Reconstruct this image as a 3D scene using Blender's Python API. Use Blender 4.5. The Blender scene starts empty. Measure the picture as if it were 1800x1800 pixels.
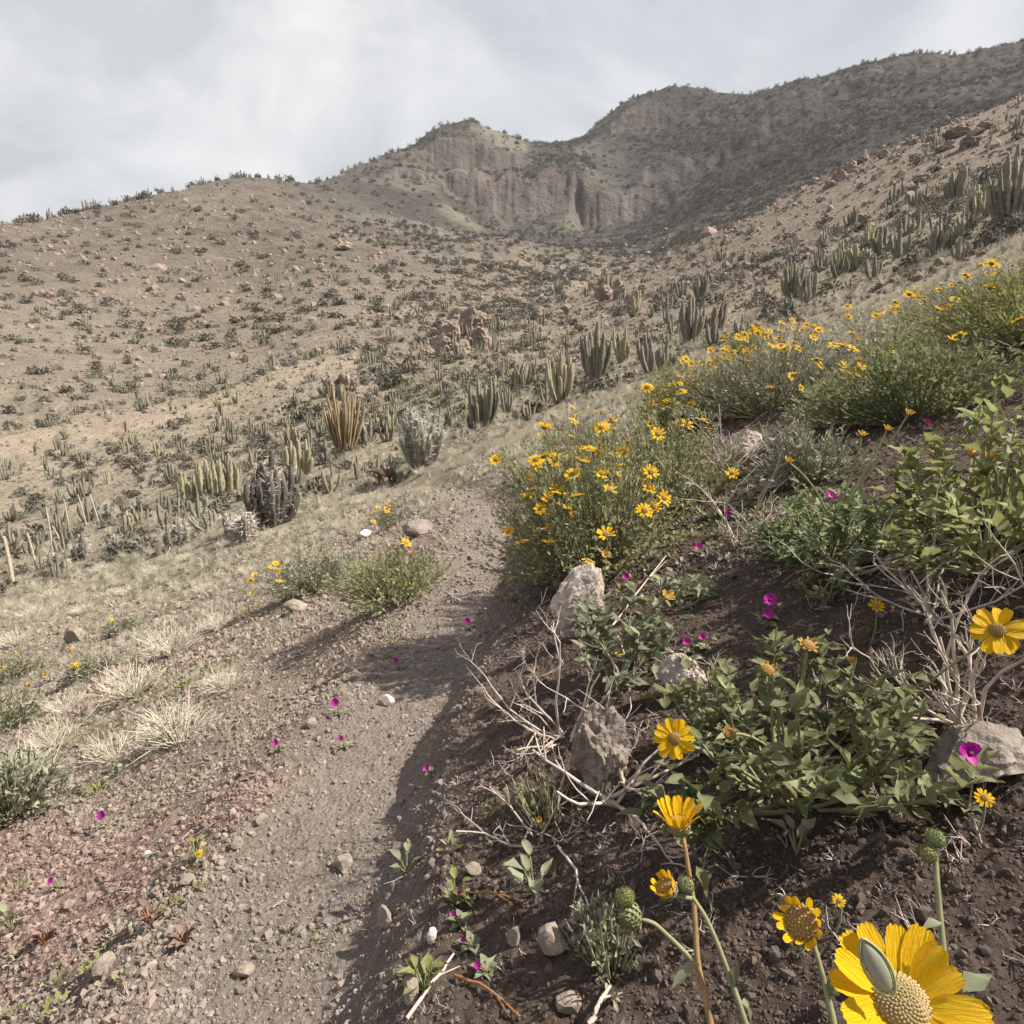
import bpy, math, random
import numpy as np
from mathutils import Vector, Matrix, Euler

random.seed(7)
RNG = np.random.default_rng(7)
SC = bpy.context.scene
COL = SC.collection
rad = math.radians

# ---------------------------------------------------------------- camera, sky, sun, exposure
H = 0.65                      # camera height above the hillside
FPX, PITCH = 1132.0, rad(8.0)  # focal length in photo pixels (1800 px square), downward tilt
cam_d = bpy.data.cameras.new('camera')
cam_d.sensor_fit = 'HORIZONTAL'
cam_d.angle = 2 * math.atan(900 / FPX)
cam_d.clip_start, cam_d.clip_end = 0.01, 6000
cam = bpy.data.objects.new('camera', cam_d)
COL.objects.link(cam)
cam.location = (0, 0, H)
cam.rotation_euler = (math.pi / 2 - PITCH, 0, 0)
SC.camera = cam

SUN_AZ, SUN_EL = rad(96), rad(50)      # azimuth from +Y towards +X
W = bpy.data.worlds.new('World')
SC.world = W
W.use_nodes = True
nt = W.node_tree
nt.nodes.clear()
def N(t, typ, **kw):
    n = t.nodes.new(typ)
    for k, v in kw.items():
        if k in n.inputs:
            n.inputs[k].default_value = v
        else:
            setattr(n, k, v)
    return n
out = N(nt, 'ShaderNodeOutputWorld')
bg = N(nt, 'ShaderNodeBackground', Strength=0.050)
sky = N(nt, 'ShaderNodeTexSky', sky_type='NISHITA', sun_disc=False)
sky.sun_elevation = SUN_EL
sky.sun_rotation = SUN_AZ
sky.dust_density = 2.0
tc = N(nt, 'ShaderNodeTexCoord')
# a cloud layer seen from below: direction divided by its height gives plan coordinates
sep = N(nt, 'ShaderNodeSeparateXYZ')
nt.links.new(tc.outputs['Generated'], sep.inputs[0])
mz = N(nt, 'ShaderNodeMath', operation='MAXIMUM')
mz.inputs[1].default_value = 0.0
nt.links.new(sep.outputs['Z'], mz.inputs[0])
az_ = N(nt, 'ShaderNodeMath', operation='ADD')
az_.inputs[1].default_value = 0.35
nt.links.new(mz.outputs[0], az_.inputs[0])
dx = N(nt, 'ShaderNodeMath', operation='DIVIDE')
dy = N(nt, 'ShaderNodeMath', operation='DIVIDE')
nt.links.new(sep.outputs['X'], dx.inputs[0]); nt.links.new(az_.outputs[0], dx.inputs[1])
nt.links.new(sep.outputs['Y'], dy.inputs[0]); nt.links.new(az_.outputs[0], dy.inputs[1])
cmb = N(nt, 'ShaderNodeCombineXYZ')
nt.links.new(dx.outputs[0], cmb.inputs[0]); nt.links.new(dy.outputs[0], cmb.inputs[1])
n1 = N(nt, 'ShaderNodeTexNoise', Scale=1.15, Detail=5.0, Roughness=0.52, Distortion=0.35)
mp = N(nt, 'ShaderNodeMapping')
mp.inputs['Location'].default_value = (3.35, 1.1, 0.0)
nt.links.new(cmb.outputs[0], mp.inputs[0])
nt.links.new(mp.outputs[0], n1.inputs['Vector'])
r1 = N(nt, 'ShaderNodeValToRGB')
r1.color_ramp.elements[0].position, r1.color_ramp.elements[0].color = 0.30, (0.60, 0.60, 0.60, 1)
r1.color_ramp.elements[1].position, r1.color_ramp.elements[1].color = 0.56, (1, 1, 1, 1)
nt.links.new(n1.outputs['Fac'], r1.inputs[0])
n2 = N(nt, 'ShaderNodeTexNoise', Scale=2.0, Detail=8.0, Roughness=0.58, Distortion=0.6)
nt.links.new(mp.outputs[0], n2.inputs['Vector'])
r2 = N(nt, 'ShaderNodeValToRGB')
r2.color_ramp.elements[0].position, r2.color_ramp.elements[0].color = 0.38, (4.7, 4.95, 5.4, 1)
r2.color_ramp.elements[1].position, r2.color_ramp.elements[1].color = 0.62, (8.1, 8.1, 8.15, 1)
nt.links.new(n2.outputs['Fac'], r2.inputs[0])
mx = N(nt, 'ShaderNodeMixRGB')
nt.links.new(r1.outputs[0], mx.inputs[0])
nt.links.new(sky.outputs[0], mx.inputs[1])
nt.links.new(r2.outputs[0], mx.inputs[2])
nt.links.new(mx.outputs[0], bg.inputs[0])
nt.links.new(bg.outputs[0], out.inputs[0])

sun_d = bpy.data.lights.new('sun', 'SUN')
sun_d.energy, sun_d.angle, sun_d.color = 5.0, rad(0.9), (1.0, 0.93, 0.82)
sun = bpy.data.objects.new('sun', sun_d)
COL.objects.link(sun)
SDIR = Vector((math.sin(SUN_AZ) * math.cos(SUN_EL), math.cos(SUN_AZ) * math.cos(SUN_EL), math.sin(SUN_EL)))
sun.rotation_euler = SDIR.to_track_quat('Z', 'Y').to_euler()
sun.location = SDIR * 50
SC.view_settings.view_transform = 'Standard'
SC.view_settings.look = 'None'
SC.view_settings.exposure = 1.17
SC.view_settings.gamma = 1.0
SC.cycles.use_denoising = True
SC.cycles.max_bounces = 6
SC.cycles.transparent_max_bounces = 4

# ---------------------------------------------------------------- helpers
CP, SP = math.cos(PITCH), math.sin(PITCH)
def ray(px, py):
    xc, yc = (px - 900) / FPX, (900 - py) / FPX
    return np.array([xc, CP + SP * yc, -SP + CP * yc])
def at(px, py, depth):
    """point seen at a photo pixel, `depth` metres along the view axis"""
    return np.array([0, 0, H]) + ray(px, py) * depth

def hash3(ix, iy, iz):
    h = (ix.astype(np.int64) * 374761393 + iy.astype(np.int64) * 668265263 + iz.astype(np.int64) * 2147483647) & 0xFFFFFFFF
    h = ((h ^ (h >> 13)) * 1274126177) & 0xFFFFFFFF
    h = (h ^ (h >> 16)) & 0xFFFFFFFF
    h = (h * 2246822519) & 0xFFFFFFFF
    return ((h ^ (h >> 15)) & 0xFFFFFFFF) / 4294967295.0
def vnoise(x, y, z=0.0):
    x = np.asarray(x, float); y = np.asarray(y, float); z = np.zeros_like(x) + z
    x0, y0, z0 = np.floor(x), np.floor(y), np.floor(z)
    fx, fy, fz = x - x0, y - y0, z - z0
    fx = fx * fx * (3 - 2 * fx); fy = fy * fy * (3 - 2 * fy); fz = fz * fz * (3 - 2 * fz)
    r = 0
    for i in (0, 1):
        for j in (0, 1):
            for k in (0, 1):
                w = (fx if i else 1 - fx) * (fy if j else 1 - fy) * (fz if k else 1 - fz)
                r = r + w * hash3(x0 + i, y0 + j, z0 + k)
    return r * 2 - 1
def fbm(x, y, z=0.0, oct=4, gain=0.5):
    s, a, t = 0, 1.0, 0
    for o in range(oct):
        s = s + a * vnoise(x * 2 ** o + 17.3 * o, y * 2 ** o - 9.1 * o, z * 2 ** o if np.ndim(z) else z + 5.7 * o)
        t += a; a *= gain
    return s / t
def smooth(a, b, x):
    t = np.clip((x - a) / (b - a), 0, 1)
    return t * t * (3 - 2 * t)

def tag(o, label=None, cat=None, group=None, kind=None):
    if label: o['label'] = label
    if cat: o['category'] = cat
    if group: o['group'] = group
    if kind: o['kind'] = kind
    return o
def new_mesh(name, chunks, mats=(), smooth_sh=True):
    """chunks: list of (V, F, material index); F is an (m,3) or (m,4) int array"""
    Vs, starts, totals, loops, mi, off, lo = [], [], [], [], [], 0, 0
    for V, F, m in chunks:
        V = np.asarray(V, float); F = np.asarray(F, int)
        k = F.shape[1]
        Vs.append(V); loops.append((F + off).ravel())
        starts.append(lo + np.arange(len(F)) * k); totals.append(np.full(len(F), k)); mi.append(np.full(len(F), m))
        off += len(V); lo += len(F) * k
    V = np.concatenate(Vs); L = np.concatenate(loops); S = np.concatenate(starts); T = np.concatenate(totals); M = np.concatenate(mi)
    me = bpy.data.meshes.new(name)
    me.vertices.add(len(V)); me.vertices.foreach_set('co', V.astype(np.float32).ravel())
    me.loops.add(len(L)); me.loops.foreach_set('vertex_index', L.astype(np.int32))
    me.polygons.add(len(S)); me.polygons.foreach_set('loop_start', S.astype(np.int32))
    me.polygons.foreach_set('loop_total', T.astype(np.int32))
    me.polygons.foreach_set('material_index', M.astype(np.int32))
    me.polygons.foreach_set('use_smooth', np.full(len(S), smooth_sh))
    for m in mats: me.materials.append(m)
    me.update(calc_edges=True)
    return me
def link(name, me, parent=None, loc=None, mat4=None):
    o = bpy.data.objects.new(name, me)
    COL.objects.link(o)
    if parent is not None: o.parent = parent
    if loc is not None: o.location = loc
    if mat4 is not None: o.matrix_local = mat4
    return o
def empty(name, loc, label, cat, group=None, rz=0.0):
    o = bpy.data.objects.new(name, None)
    o.empty_display_size = 0.1
    COL.objects.link(o)
    o.location = loc; o.rotation_euler = (0, 0, rz)
    return tag(o, label, cat, group)
def copy_tree(o, parent=None):
    c = o.copy(); COL.objects.link(c); c.parent = parent
    for ch in o.children: copy_tree(ch, c)
    return c
def tube(P, R, k=5, cap=True):
    P = np.asarray(P, float); n = len(P); R = np.zeros(n) + R
    T = np.gradient(P, axis=0); T /= np.linalg.norm(T, axis=1)[:, None] + 1e-9
    ref = np.array([0.31, 0.87, 0.38]) if abs(T[0] @ np.array([0.31, 0.87, 0.38])) < 0.9 else np.array([1.0, 0, 0])
    A = np.cross(T, ref); A /= np.linalg.norm(A, axis=1)[:, None] + 1e-9
    B = np.cross(T, A)
    an = np.arange(k) * 2 * math.pi / k
    V = P[:, None] + R[:, None, None] * (A[:, None] * np.cos(an)[None, :, None] + B[:, None] * np.sin(an)[None, :, None])
    V = V.reshape(-1, 3)
    i = np.arange(n - 1)[:, None] * k; j = np.arange(k)[None]; j2 = (j + 1) % k
    F = np.stack([i + j, i + j2, i + k + j2, i + k + j], -1).reshape(-1, 4)
    return V, F
def merge_inst(V, F, Rm, pos, sc):
    """N transformed copies of a template"""
    n, m = len(pos), len(V)
    sc = np.asarray(sc, float)
    if sc.ndim == 1: sc = sc[:, None].repeat(3, 1)
    VV = np.einsum('nij,nmj->nmi', Rm, V[None] * sc[:, None]) + pos[:, None]
    FF = F[None] + (np.arange(n) * m)[:, None, None]
    return VV.reshape(-1, 3), FF.reshape(-1, F.shape[1])
def frames(D, roll=None):
    """rotation matrices whose Y axis is D and whose Z axis leans upwards"""
    D = D / (np.linalg.norm(D, axis=1)[:, None] + 1e-9)
    up = np.tile(np.array([0, 0, 1.0]), (len(D), 1))
    bad = np.abs(D[:, 2]) > 0.98
    up[bad] = (1, 0, 0)
    X = np.cross(D, up); X /= np.linalg.norm(X, axis=1)[:, None] + 1e-9
    Z = np.cross(X, D)
    if roll is not None:
        c, s = np.cos(roll)[:, None], np.sin(roll)[:, None]
        X, Z = X * c + Z * s, Z * c - X * s
    return np.stack([X, D, Z], -1)
def m4(R, p, s=1.0):
    M = Matrix([list(R[0]) + [0], list(R[1]) + [0], list(R[2]) + [0], [0, 0, 0, 1]])
    S = Matrix.Diagonal((s, s, s, 1)) if np.ndim(s) == 0 else Matrix.Diagonal((*s, 1))
    return Matrix.Translation(Vector(p)) @ M @ S

# ---------------------------------------------------------------- materials
def mat(name, col, rough=0.8, var=0.25, scale=30.0, bump=0.0, bscale=None, trans=0.0, objvar=0.0, col2=None, spec=0.25, tcol=None):
    m = bpy.data.materials.new(name); m.use_nodes = True
    t = m.node_tree; t.nodes.clear()
    o = N(t, 'ShaderNodeOutputMaterial'); p = N(t, 'ShaderNodeBsdfPrincipled', Roughness=rough)
    p.inputs['Specular IOR Level'].default_value = spec
    tcn = N(t, 'ShaderNodeTexCoord')
    nz = N(t, 'ShaderNodeTexNoise', Scale=scale, Detail=6.0, Roughness=0.6)
    t.links.new(tcn.outputs['Object'], nz.inputs['Vector'])
    rp = N(t, 'ShaderNodeValToRGB')
    c2 = col2 or tuple(c * (1 - var) for c in col)
    c1 = col if col2 else tuple(min(1, c * (1 + var)) for c in col)
    rp.color_ramp.elements[0].position, rp.color_ramp.elements[0].color = 0.32, (*c2, 1)
    rp.color_ramp.elements[1].position, rp.color_ramp.elements[1].color = 0.68, (*c1, 1)
    t.links.new(nz.outputs['Fac'], rp.inputs[0])
    cs = rp.outputs[0]
    if objvar:
        oi = N(t, 'ShaderNodeObjectInfo'); hs = N(t, 'ShaderNodeHueSaturation')
        mr = N(t, 'ShaderNodeMapRange'); mr.inputs['To Min'].default_value = 1 - objvar; mr.inputs['To Max'].default_value = 1 + objvar
        t.links.new(oi.outputs['Random'], mr.inputs['Value']); t.links.new(mr.outputs[0], hs.inputs['Value'])
        m2 = N(t, 'ShaderNodeMath', operation='MULTIPLY_ADD'); m2.inputs[1].default_value = 0.05 * objvar / 0.3; m2.inputs[2].default_value = 0.5 - 0.025 * objvar / 0.3
        fr = N(t, 'ShaderNodeMath', operation='FRACT'); mu = N(t, 'ShaderNodeMath', operation='MULTIPLY'); mu.inputs[1].default_value = 7.31
        t.links.new(oi.outputs['Random'], mu.inputs[0]); t.links.new(mu.outputs[0], fr.inputs[0]); t.links.new(fr.outputs[0], m2.inputs[0]); t.links.new(m2.outputs[0], hs.inputs['Hue'])
        t.links.new(cs, hs.inputs['Color']); cs = hs.outputs[0]
    t.links.new(cs, p.inputs['Base Color'])
    if bump:
        b = N(t, 'ShaderNodeBump', Strength=bump)
        n3 = N(t, 'ShaderNodeTexNoise', Scale=bscale or scale * 3, Detail=6.0, Roughness=0.65)
        b.inputs['Distance'].default_value = 0.5 / (bscale or scale * 3)
        t.links.new(tcn.outputs['Object'], n3.inputs['Vector']); t.links.new(n3.outputs['Fac'], b.inputs['Height'])
        t.links.new(b.outputs[0], p.inputs['Normal'])
    if trans:
        tr = N(t, 'ShaderNodeBsdfTranslucent'); ms = N(t, 'ShaderNodeMixShader'); ms.inputs[0].default_value = trans
        if tcol: tr.inputs[0].default_value = (*tcol, 1)
        else: t.links.new(cs, tr.inputs[0])
        t.links.new(p.outputs[0], ms.inputs[1]); t.links.new(tr.outputs[0], ms.inputs[2]); t.links.new(ms.outputs[0], o.inputs[0])
    else:
        t.links.new(p.outputs[0], o.inputs[0])
    return m

def ground_mat(name, fine, mid, bump1, bump2, contrast=0.35, dist1=0.004, dist2=0.02):
    m = bpy.data.materials.new(name); m.use_nodes = True
    t = m.node_tree; t.nodes.clear()
    o = N(t, 'ShaderNodeOutputMaterial'); p = N(t, 'ShaderNodeBsdfPrincipled', Roughness=0.95)
    p.inputs['Specular IOR Level'].default_value = 0.1
    tcn = N(t, 'ShaderNodeTexCoord'); at_ = N(t, 'ShaderNodeAttribute', attribute_name='Col')
    na = N(t, 'ShaderNodeTexNoise', Scale=fine, Detail=8.0, Roughness=0.7)
    nb = N(t, 'ShaderNodeTexNoise', Scale=mid, Detail=6.0, Roughness=0.6)
    vo = N(t, 'ShaderNodeTexVoronoi', Scale=fine * 0.6)
    for n in (na, nb, vo): t.links.new(tcn.outputs['Object'], n.inputs['Vector'])
    ad = N(t, 'ShaderNodeMath', operation='ADD'); t.links.new(na.outputs['Fac'], ad.inputs[0]); t.links.new(nb.outputs['Fac'], ad.inputs[1])
    mr = N(t, 'ShaderNodeMapRange'); mr.inputs['From Min'].default_value = 0.6; mr.inputs['From Max'].default_value = 1.4
    mr.inputs['To Min'].default_value = 1 - contrast; mr.inputs['To Max'].default_value = 1 + contrast
    t.links.new(ad.outputs[0], mr.inputs['Value'])
    mu = N(t, 'ShaderNodeVectorMath', operation='SCALE'); t.links.new(at_.outputs['Color'], mu.inputs[0]); t.links.new(mr.outputs[0], mu.inputs['Scale'])
    t.links.new(mu.outputs[0], p.inputs['Base Color'])
    b1 = N(t, 'ShaderNodeBump', Strength=bump1); b1.inputs['Distance'].default_value = dist1
    b2 = N(t, 'ShaderNodeBump', Strength=bump2); b2.inputs['Distance'].default_value = dist2
    mm = N(t, 'ShaderNodeMath', operation='SUBTRACT'); t.links.new(na.outputs['Fac'], mm.inputs[0]); t.links.new(vo.outputs['Distance'], mm.inputs[1])
    t.links.new(mm.outputs[0], b1.inputs['Height']); t.links.new(nb.outputs['Fac'], b2.inputs['Height'])
    t.links.new(b2.outputs[0], b1.inputs['Normal']); t.links.new(b1.outputs[0], p.inputs['Normal'])
    t.links.new(p.outputs[0], o.inputs[0])
    return m

# ---------------------------------------------------------------- terrain
# the hillside is an inclined plane (rising to +X); farther ground is read off the photo as
# (pixel column: (pixel row, distance)) and kept as the difference from that plane
SLOPE = 0.40
COLS = {
 -400: [(1180, 11), (1080, 18), (930, 30), (820, 45), (700, 65), (600, 90), (500, 130), (440, 180), (480, 240), (600, 600)],
 0: [(1095, 11), (1030, 18), (915, 30), (805, 45), (705, 62), (600, 82), (500, 115), (440, 145), (397, 175), (425, 220), (560, 600)],
 150: [(1040, 13), (960, 20), (880, 30), (780, 46), (690, 62), (600, 84), (480, 125), (410, 165), (372, 198), (400, 250), (520, 600)],
 300: [(990, 13), (925, 19), (850, 28), (758, 45), (685, 62), (600, 85), (500, 120), (400, 175), (341, 228), (370, 300), (480, 600)],
 420: [(950, 12.5), (890, 18), (825, 27), (740, 43), (650, 64), (570, 92), (460, 140), (370, 200), (313, 258), (340, 320), (450, 600)],
 520: [(915, 13), (860, 18), (800, 26), (715, 42), (640, 60), (560, 88), (450, 140), (380, 195), (320, 270), (345, 340), (430, 600)],
 620: [(885, 13), (800, 22), (740, 32), (660, 50), (580, 75), (480, 120), (400, 185), (345, 255), (302, 310), (330, 400), (400, 600)],
 700: [(858, 14.5), (800, 21), (735, 31), (655, 50), (580, 75), (500, 110), (420, 180), (360, 255), (318, 285), (275, 340), (300, 420), (400, 600)],
 760: [(815, 15), (765, 21), (700, 32), (640, 48), (575, 75), (500, 115), (420, 190), (350, 270), (318, 290), (300, 325), (240, 360), (270, 450), (380, 600)],
 830: [(775, 16), (735, 22), (680, 32), (620, 50), (560, 80), (490, 130), (420, 205), (362, 285), (318, 303), (292, 335), (218, 368), (250, 430), (350, 600)],
 890: [(750, 16.5), (705, 24), (650, 36), (590, 60), (540, 90), (480, 145), (420, 215), (367, 292), (320, 308), (295, 340), (238, 385), (265, 450), (330, 600)],
 950: [(728, 17), (680, 25), (620, 45), (560, 80), (520, 110), (480, 160), (430, 220), (369, 296), (312, 315), (290, 345), (251, 410), (280, 500), (320, 600)],
 1020: [(690, 18), (650, 26), (600, 42), (545, 75), (510, 108), (470, 165), (430, 225), (368, 300), (305, 320), (280, 350), (245, 420), (275, 520), (310, 600)],
 1100: [(652, 20), (600, 32), (545, 60), (492, 108), (495, 135), (440, 220), (375, 300), (340, 318), (300, 345), (240, 385), (184, 420), (230, 520), (280, 600)],
 1180: [(622, 20), (570, 35), (510, 70), (448, 112), (458, 138), (410, 225), (360, 300), (310, 335), (220, 395), (165, 425), (210, 520), (260, 600)],
 1250: [(600, 20), (540, 38), (480, 70), (413, 115), (430, 140), (380, 230), (320, 310), (250, 370), (162, 430), (200, 520), (240, 600)],
 1400: [(545, 20), (478, 38), (400, 75), (335, 115), (360, 140), (300, 250), (220, 340), (146, 430), (190, 520), (220, 600)],
 1500: [(508, 20), (440, 38), (360, 75), (288, 115), (312, 140), (260, 250), (190, 340), (128, 430), (170, 520), (190, 600)],
 1600: [(466, 20), (398, 37), (315, 75), (242, 115), (268, 140), (220, 260), (160, 350), (102, 430), (150, 520), (170, 600)],
 1800: [(385, 20), (325, 36), (245, 75), (167, 115), (200, 140), (170, 260), (125, 350), (78, 430), (130, 520), (150, 600)],
 2200: [(215, 20), (150, 36), (70, 75), (-15, 115), (20, 140), (0, 260), (-60, 350), (-130, 430), (-60, 600)],
}
pts, val = [], []
def add_ctrl(az, r, z):
    x, y = r * math.sin(az), r * math.cos(az)
    pts.append((az * 3.0, math.log(r))); val.append((z - SLOPE * x) / r)
for px, lst in COLS.items():
    for py, r in lst:
        d = ray(px, py); az = math.atan2(d[0], d[1])
        add_ctrl(az, r, H + r * d[2] / math.hypot(d[0], d[1]))
for a in (-60, -42, -28, -14, 0, 14, 28, 42, 60):
    for r in (0.15, 0.4, 1.0, 2.2, 4.0, 6.5):
        az = rad(a); add_ctrl(az, r, SLOPE * r * math.sin(az))
for a in (28, 42, 60):
    az = rad(a); add_ctrl(az, 11, SLOPE * 11 * math.sin(az))
pts = np.array(pts); val = np.array(val)
def tps_k(d2): return 0.5 * d2 * np.log(d2 + 1e-12)
_n = len(pts)
_K = tps_k(((pts[:, None] - pts[None]) ** 2).sum(-1)) + np.eye(_n) * 4e-4
_P = np.c_[np.ones(_n), pts]
_A = np.block([[_K, _P], [_P.T, np.zeros((3, 3))]])
_w = np.linalg.solve(_A, np.r_[val, 0, 0, 0])
def tps(az, lr):
    q = np.c_[az * 3.0, lr]; o = np.empty(len(q))
    for i in range(0, len(q), 20000):
        c = q[i:i + 20000]
        o[i:i + 20000] = tps_k(((c[:, None] - pts[None]) ** 2).sum(-1)) @ _w[:_n] + _w[_n] + c @ _w[_n + 1:]
    return o

RS = np.concatenate([np.geomspace(0.12, 0.45, 14, endpoint=False), np.geomspace(0.45, 6, 330, endpoint=False),
                     np.geomspace(6, 24, 130, endpoint=False), np.geomspace(24, 130, 120, endpoint=False),
                     np.geomspace(130, 250, 60, endpoint=False), np.geomspace(250, 445, 130, endpoint=False), np.geomspace(445, 1500, 16)])
AZ = np.concatenate([np.linspace(-180, -60, 13, endpoint=False), np.linspace(-60, -45, 16, endpoint=False),
                     np.linspace(-45, 45, 600, endpoint=False), np.linspace(45, 60, 16, endpoint=False), np.linspace(60, 180, 14)]) * math.pi / 180
LRS = np.log(RS)
GA, GL = np.meshgrid(AZ, LRS, indexing='ij')
GR = np.exp(GL)
GX, GY = GR * np.sin(GA), GR * np.cos(GA)
F_ = tps(np.clip(GA, rad(-62), rad(62)).ravel(), np.minimum(GL, math.log(600)).ravel()).reshape(GA.shape)
F_ *= smooth(0.2, 3.0, GR)
back = smooth(rad(70), rad(120), np.abs(GA))
GZ = SLOPE * GX * (1 - 0.6 * smooth(40, 300, GR) * back) + GR * F_ * (1 - back)

def lookup(Z, x, y):
    x, y = np.asarray(x, float), np.asarray(y, float)
    a, l = np.arctan2(x, y), np.log(np.maximum(np.hypot(x, y), RS[0] * 1.001))
    i = np.clip(np.searchsorted(AZ, a) - 1, 0, len(AZ) - 2); j = np.clip(np.searchsorted(LRS, l) - 1, 0, len(LRS) - 2)
    u = (a - AZ[i]) / (AZ[i + 1] - AZ[i]); v = np.clip((l - LRS[j]) / (LRS[j + 1] - LRS[j]), 0, 1)
    return Z[i, j] * (1 - u) * (1 - v) + Z[i + 1, j] * u * (1 - v) + Z[i, j + 1] * (1 - u) * v + Z[i + 1, j + 1] * u * v
def hit(px, py, rmin=0.3, rmax=700.0):
    """first ground point behind a photo pixel"""
    d = ray(px, py); hz = math.hypot(d[0], d[1])
    r = np.geomspace(rmin, rmax, 2500); t = r / hz
    below = (H + d[2] * t) < lookup(GZ, d[0] * t, d[1] * t)
    k = int(np.argmax(below)) if below.any() else len(r) - 1
    tt = t[k]
    x, y = d[0] * tt, d[1] * tt
    return np.array([x, y, float(lookup(GZ, x, y))]), tt

# the trodden path: centre line read off the photo, cut flat into the slope
PPX = [(250, 2300), (400, 1900), (450, 1780), (520, 1600), (590, 1460), (660, 1340), (725, 1220), (785, 1110), (835, 1010), (858, 940), (845, 895), (790, 868), (735, 858)]
PC = np.array([hit(*p, rmin=0.2)[0] for p in PPX])
def resample(P, n):
    s = np.r_[0, np.cumsum(np.linalg.norm(np.diff(P, axis=0), axis=1))]
    q = np.linspace(0, s[-1], n)
    return np.c_[[np.interp(q, s, P[:, k]) for k in range(3)]].T
PC = resample(PC, 160)
for _ in range(6):
    PC[1:-1] = (PC[:-2] + 2 * PC[1:-1] + PC[2:]) / 4
def path_dist(x, y):
    d = np.full(x.shape, 1e9); sgn = np.zeros(x.shape); zc = np.zeros(x.shape)
    T = np.gradient(PC[:, :2], axis=0); T /= np.linalg.norm(T, axis=1)[:, None]
    for i in range(len(PC)):
        ex, ey = x - PC[i, 0], y - PC[i, 1]
        dd = ex * ex + ey * ey
        m = dd < d
        d = np.where(m, dd, d); sgn = np.where(m, ex * T[i, 1] - ey * T[i, 0], sgn); zc = np.where(m, PC[i, 2], zc)
    return np.sqrt(d), np.sign(sgn), zc
near = GR < 20
PD = np.full(GR.shape, 99.0); PS = np.zeros(GR.shape); PZ = np.zeros(GR.shape)
PD[near], PS[near], PZ[near] = path_dist(GX[near], GY[near])
wob = 1 + 0.25 * fbm(GX * 3, GY * 3, 2.0, 3)
hw = (0.10 + 0.018 * np.clip(GR - 1, 0, 6)) * wob          # half width
u_ = PD / hw
bench = 1 - smooth(0.4, np.where(PS > 0, 3.0, 4.5), u_)   # short cut bank uphill, long shoulder downhill
GZ = GZ * (1 - bench) + (PZ - 0.012 + 0.10 * PS * np.minimum(PD, hw) * 0.6) * bench
# little bank above the path close by, and hummocks
side = smooth(0.9, 2.2, u_) * (1 - smooth(4, 9, GR)) * np.where(PS > 0, 1, 0.3)
nrm = 1 - smooth(8, 20, GR)
GZ += side * (0.045 + 0.04 * smooth(.7, 1.3, GR)) + nrm * (1 - 0.8 * bench) * (0.035 * fbm(GX * 2.2, GY * 2.2, 1.0, 3) + 0.016 * fbm(GX * 9, GY * 9, 3.0, 3))
GZ += nrm * (1 - 0.4 * bench) * 0.0060 * np.abs(fbm(GX * 60, GY * 60, 5.0, 2)) * (1 - smooth(1.5, 4, GR))
GZ += nrm * (1 - 0.35 * bench) * 0.010 * np.maximum(fbm(GX * 22, GY * 22, 6.0, 3), 0) * (1 - smooth(4, 8, GR))
GZ += nrm * (1 - 0.45 * bench) * 0.0085 * fbm(GX * 34, GY * 34, 4.0, 3) * (1 - smooth(3, 7, GR))
GZ += smooth(7, 18, GR) * (1 - smooth(60, 110, GR)) * 0.16 * fbm(GX * .35, GY * .35, 1.5, 4)
# gullies and ribs on the far hills, crags on the cliffs
def px_az(px): return math.atan2((px - 900) / FPX, CP + SP * .5)
def cliff_band(pxs, amps, rcs, L, flute, seed):
    azs = [px_az(p) for p in pxs]
    A = np.interp(GA, azs, amps); rc = np.interp(GA, azs, rcs)
    A = A * (.62 + .75 * np.abs(fbm(GA * 22, GA * 0, seed + 2, 3)) * 1.6)
    rc = rc + 1.5 * flute * fbm(GA * 38, GA * 0 + seed, seed, 3) + flute * .8 * fbm(GA * 120, GL * 30, seed + 3, 3) + 14 * fbm(GA * 11, GA * 0, seed + 7, 3)
    d = GR - rc; w = 6.5 + 5.0 * fbm(GA * 30, GA * 0 + 3, seed + 9, 2)
    saw = np.where(d < 0, -(d + L) / (2 * L), (L - d) / (2 * L)) * (np.abs(d) < L)
    st = smooth(-w, w, d)
    sm = np.where(np.abs(d) < w, -(L - w) / (2 * L) * (1 - st) + (L - w) / (2 * L) * st, saw)
    return A * sm, (A > 2) * smooth(w * 1.8, w * .6, np.abs(d))
cliffmask = np.zeros(GR.shape)
for args in [((640, 720, 800, 900, 1000, 1100, 1180, 1240), (0, 5, 8, 9, 10, 9, 6, 0), (300, 298, 296, 300, 305, 308, 312, 315), 38, 2.6, 1.3),
             ((560, 640, 740, 830, 900, 960), (0, 5, 10, 12, 8, 0), (318, 322, 335, 346, 356, 360), 24, 2.6, 4.3),
             ((1040, 1110, 1250, 1400, 1600, 1800, 1950), (0, 6, 4, 3, 5, 5, 4), (385, 392, 398, 400, 400, 398, 398), 32, 5, 8.3),
             ((1100, 1180, 1300, 1400, 1500), (0, 6, 7, 5, 0), (335, 338, 345, 350, 352), 28, 6, 11.3)]:
    dz, mk = cliff_band(*args); GZ += dz; cliffmask = np.maximum(cliffmask, mk)
dr = np.gradient(GZ, axis=1) / np.gradient(GR, axis=1)
far = smooth(70, 150, GR) * (1 - smooth(600, 800, GR))
GZ += far * (1.4 * fbm(GX * .05, GY * .05, 7.0, 4) + 0.5 * fbm(GX * .22, GY * .22, 8.0, 3))
rightm = smooth(200, 300, GR) * smooth(rad(8), rad(14), GA)
steep = np.maximum(smooth(0.75, 1.5, dr) * smooth(220, 270, GR), 0.55 * rightm) * (1 - smooth(500, 560, GR))
crag = 1 - np.abs(fbm(GA * 95, GL * 9, 3.0, 5)) * 2
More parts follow.
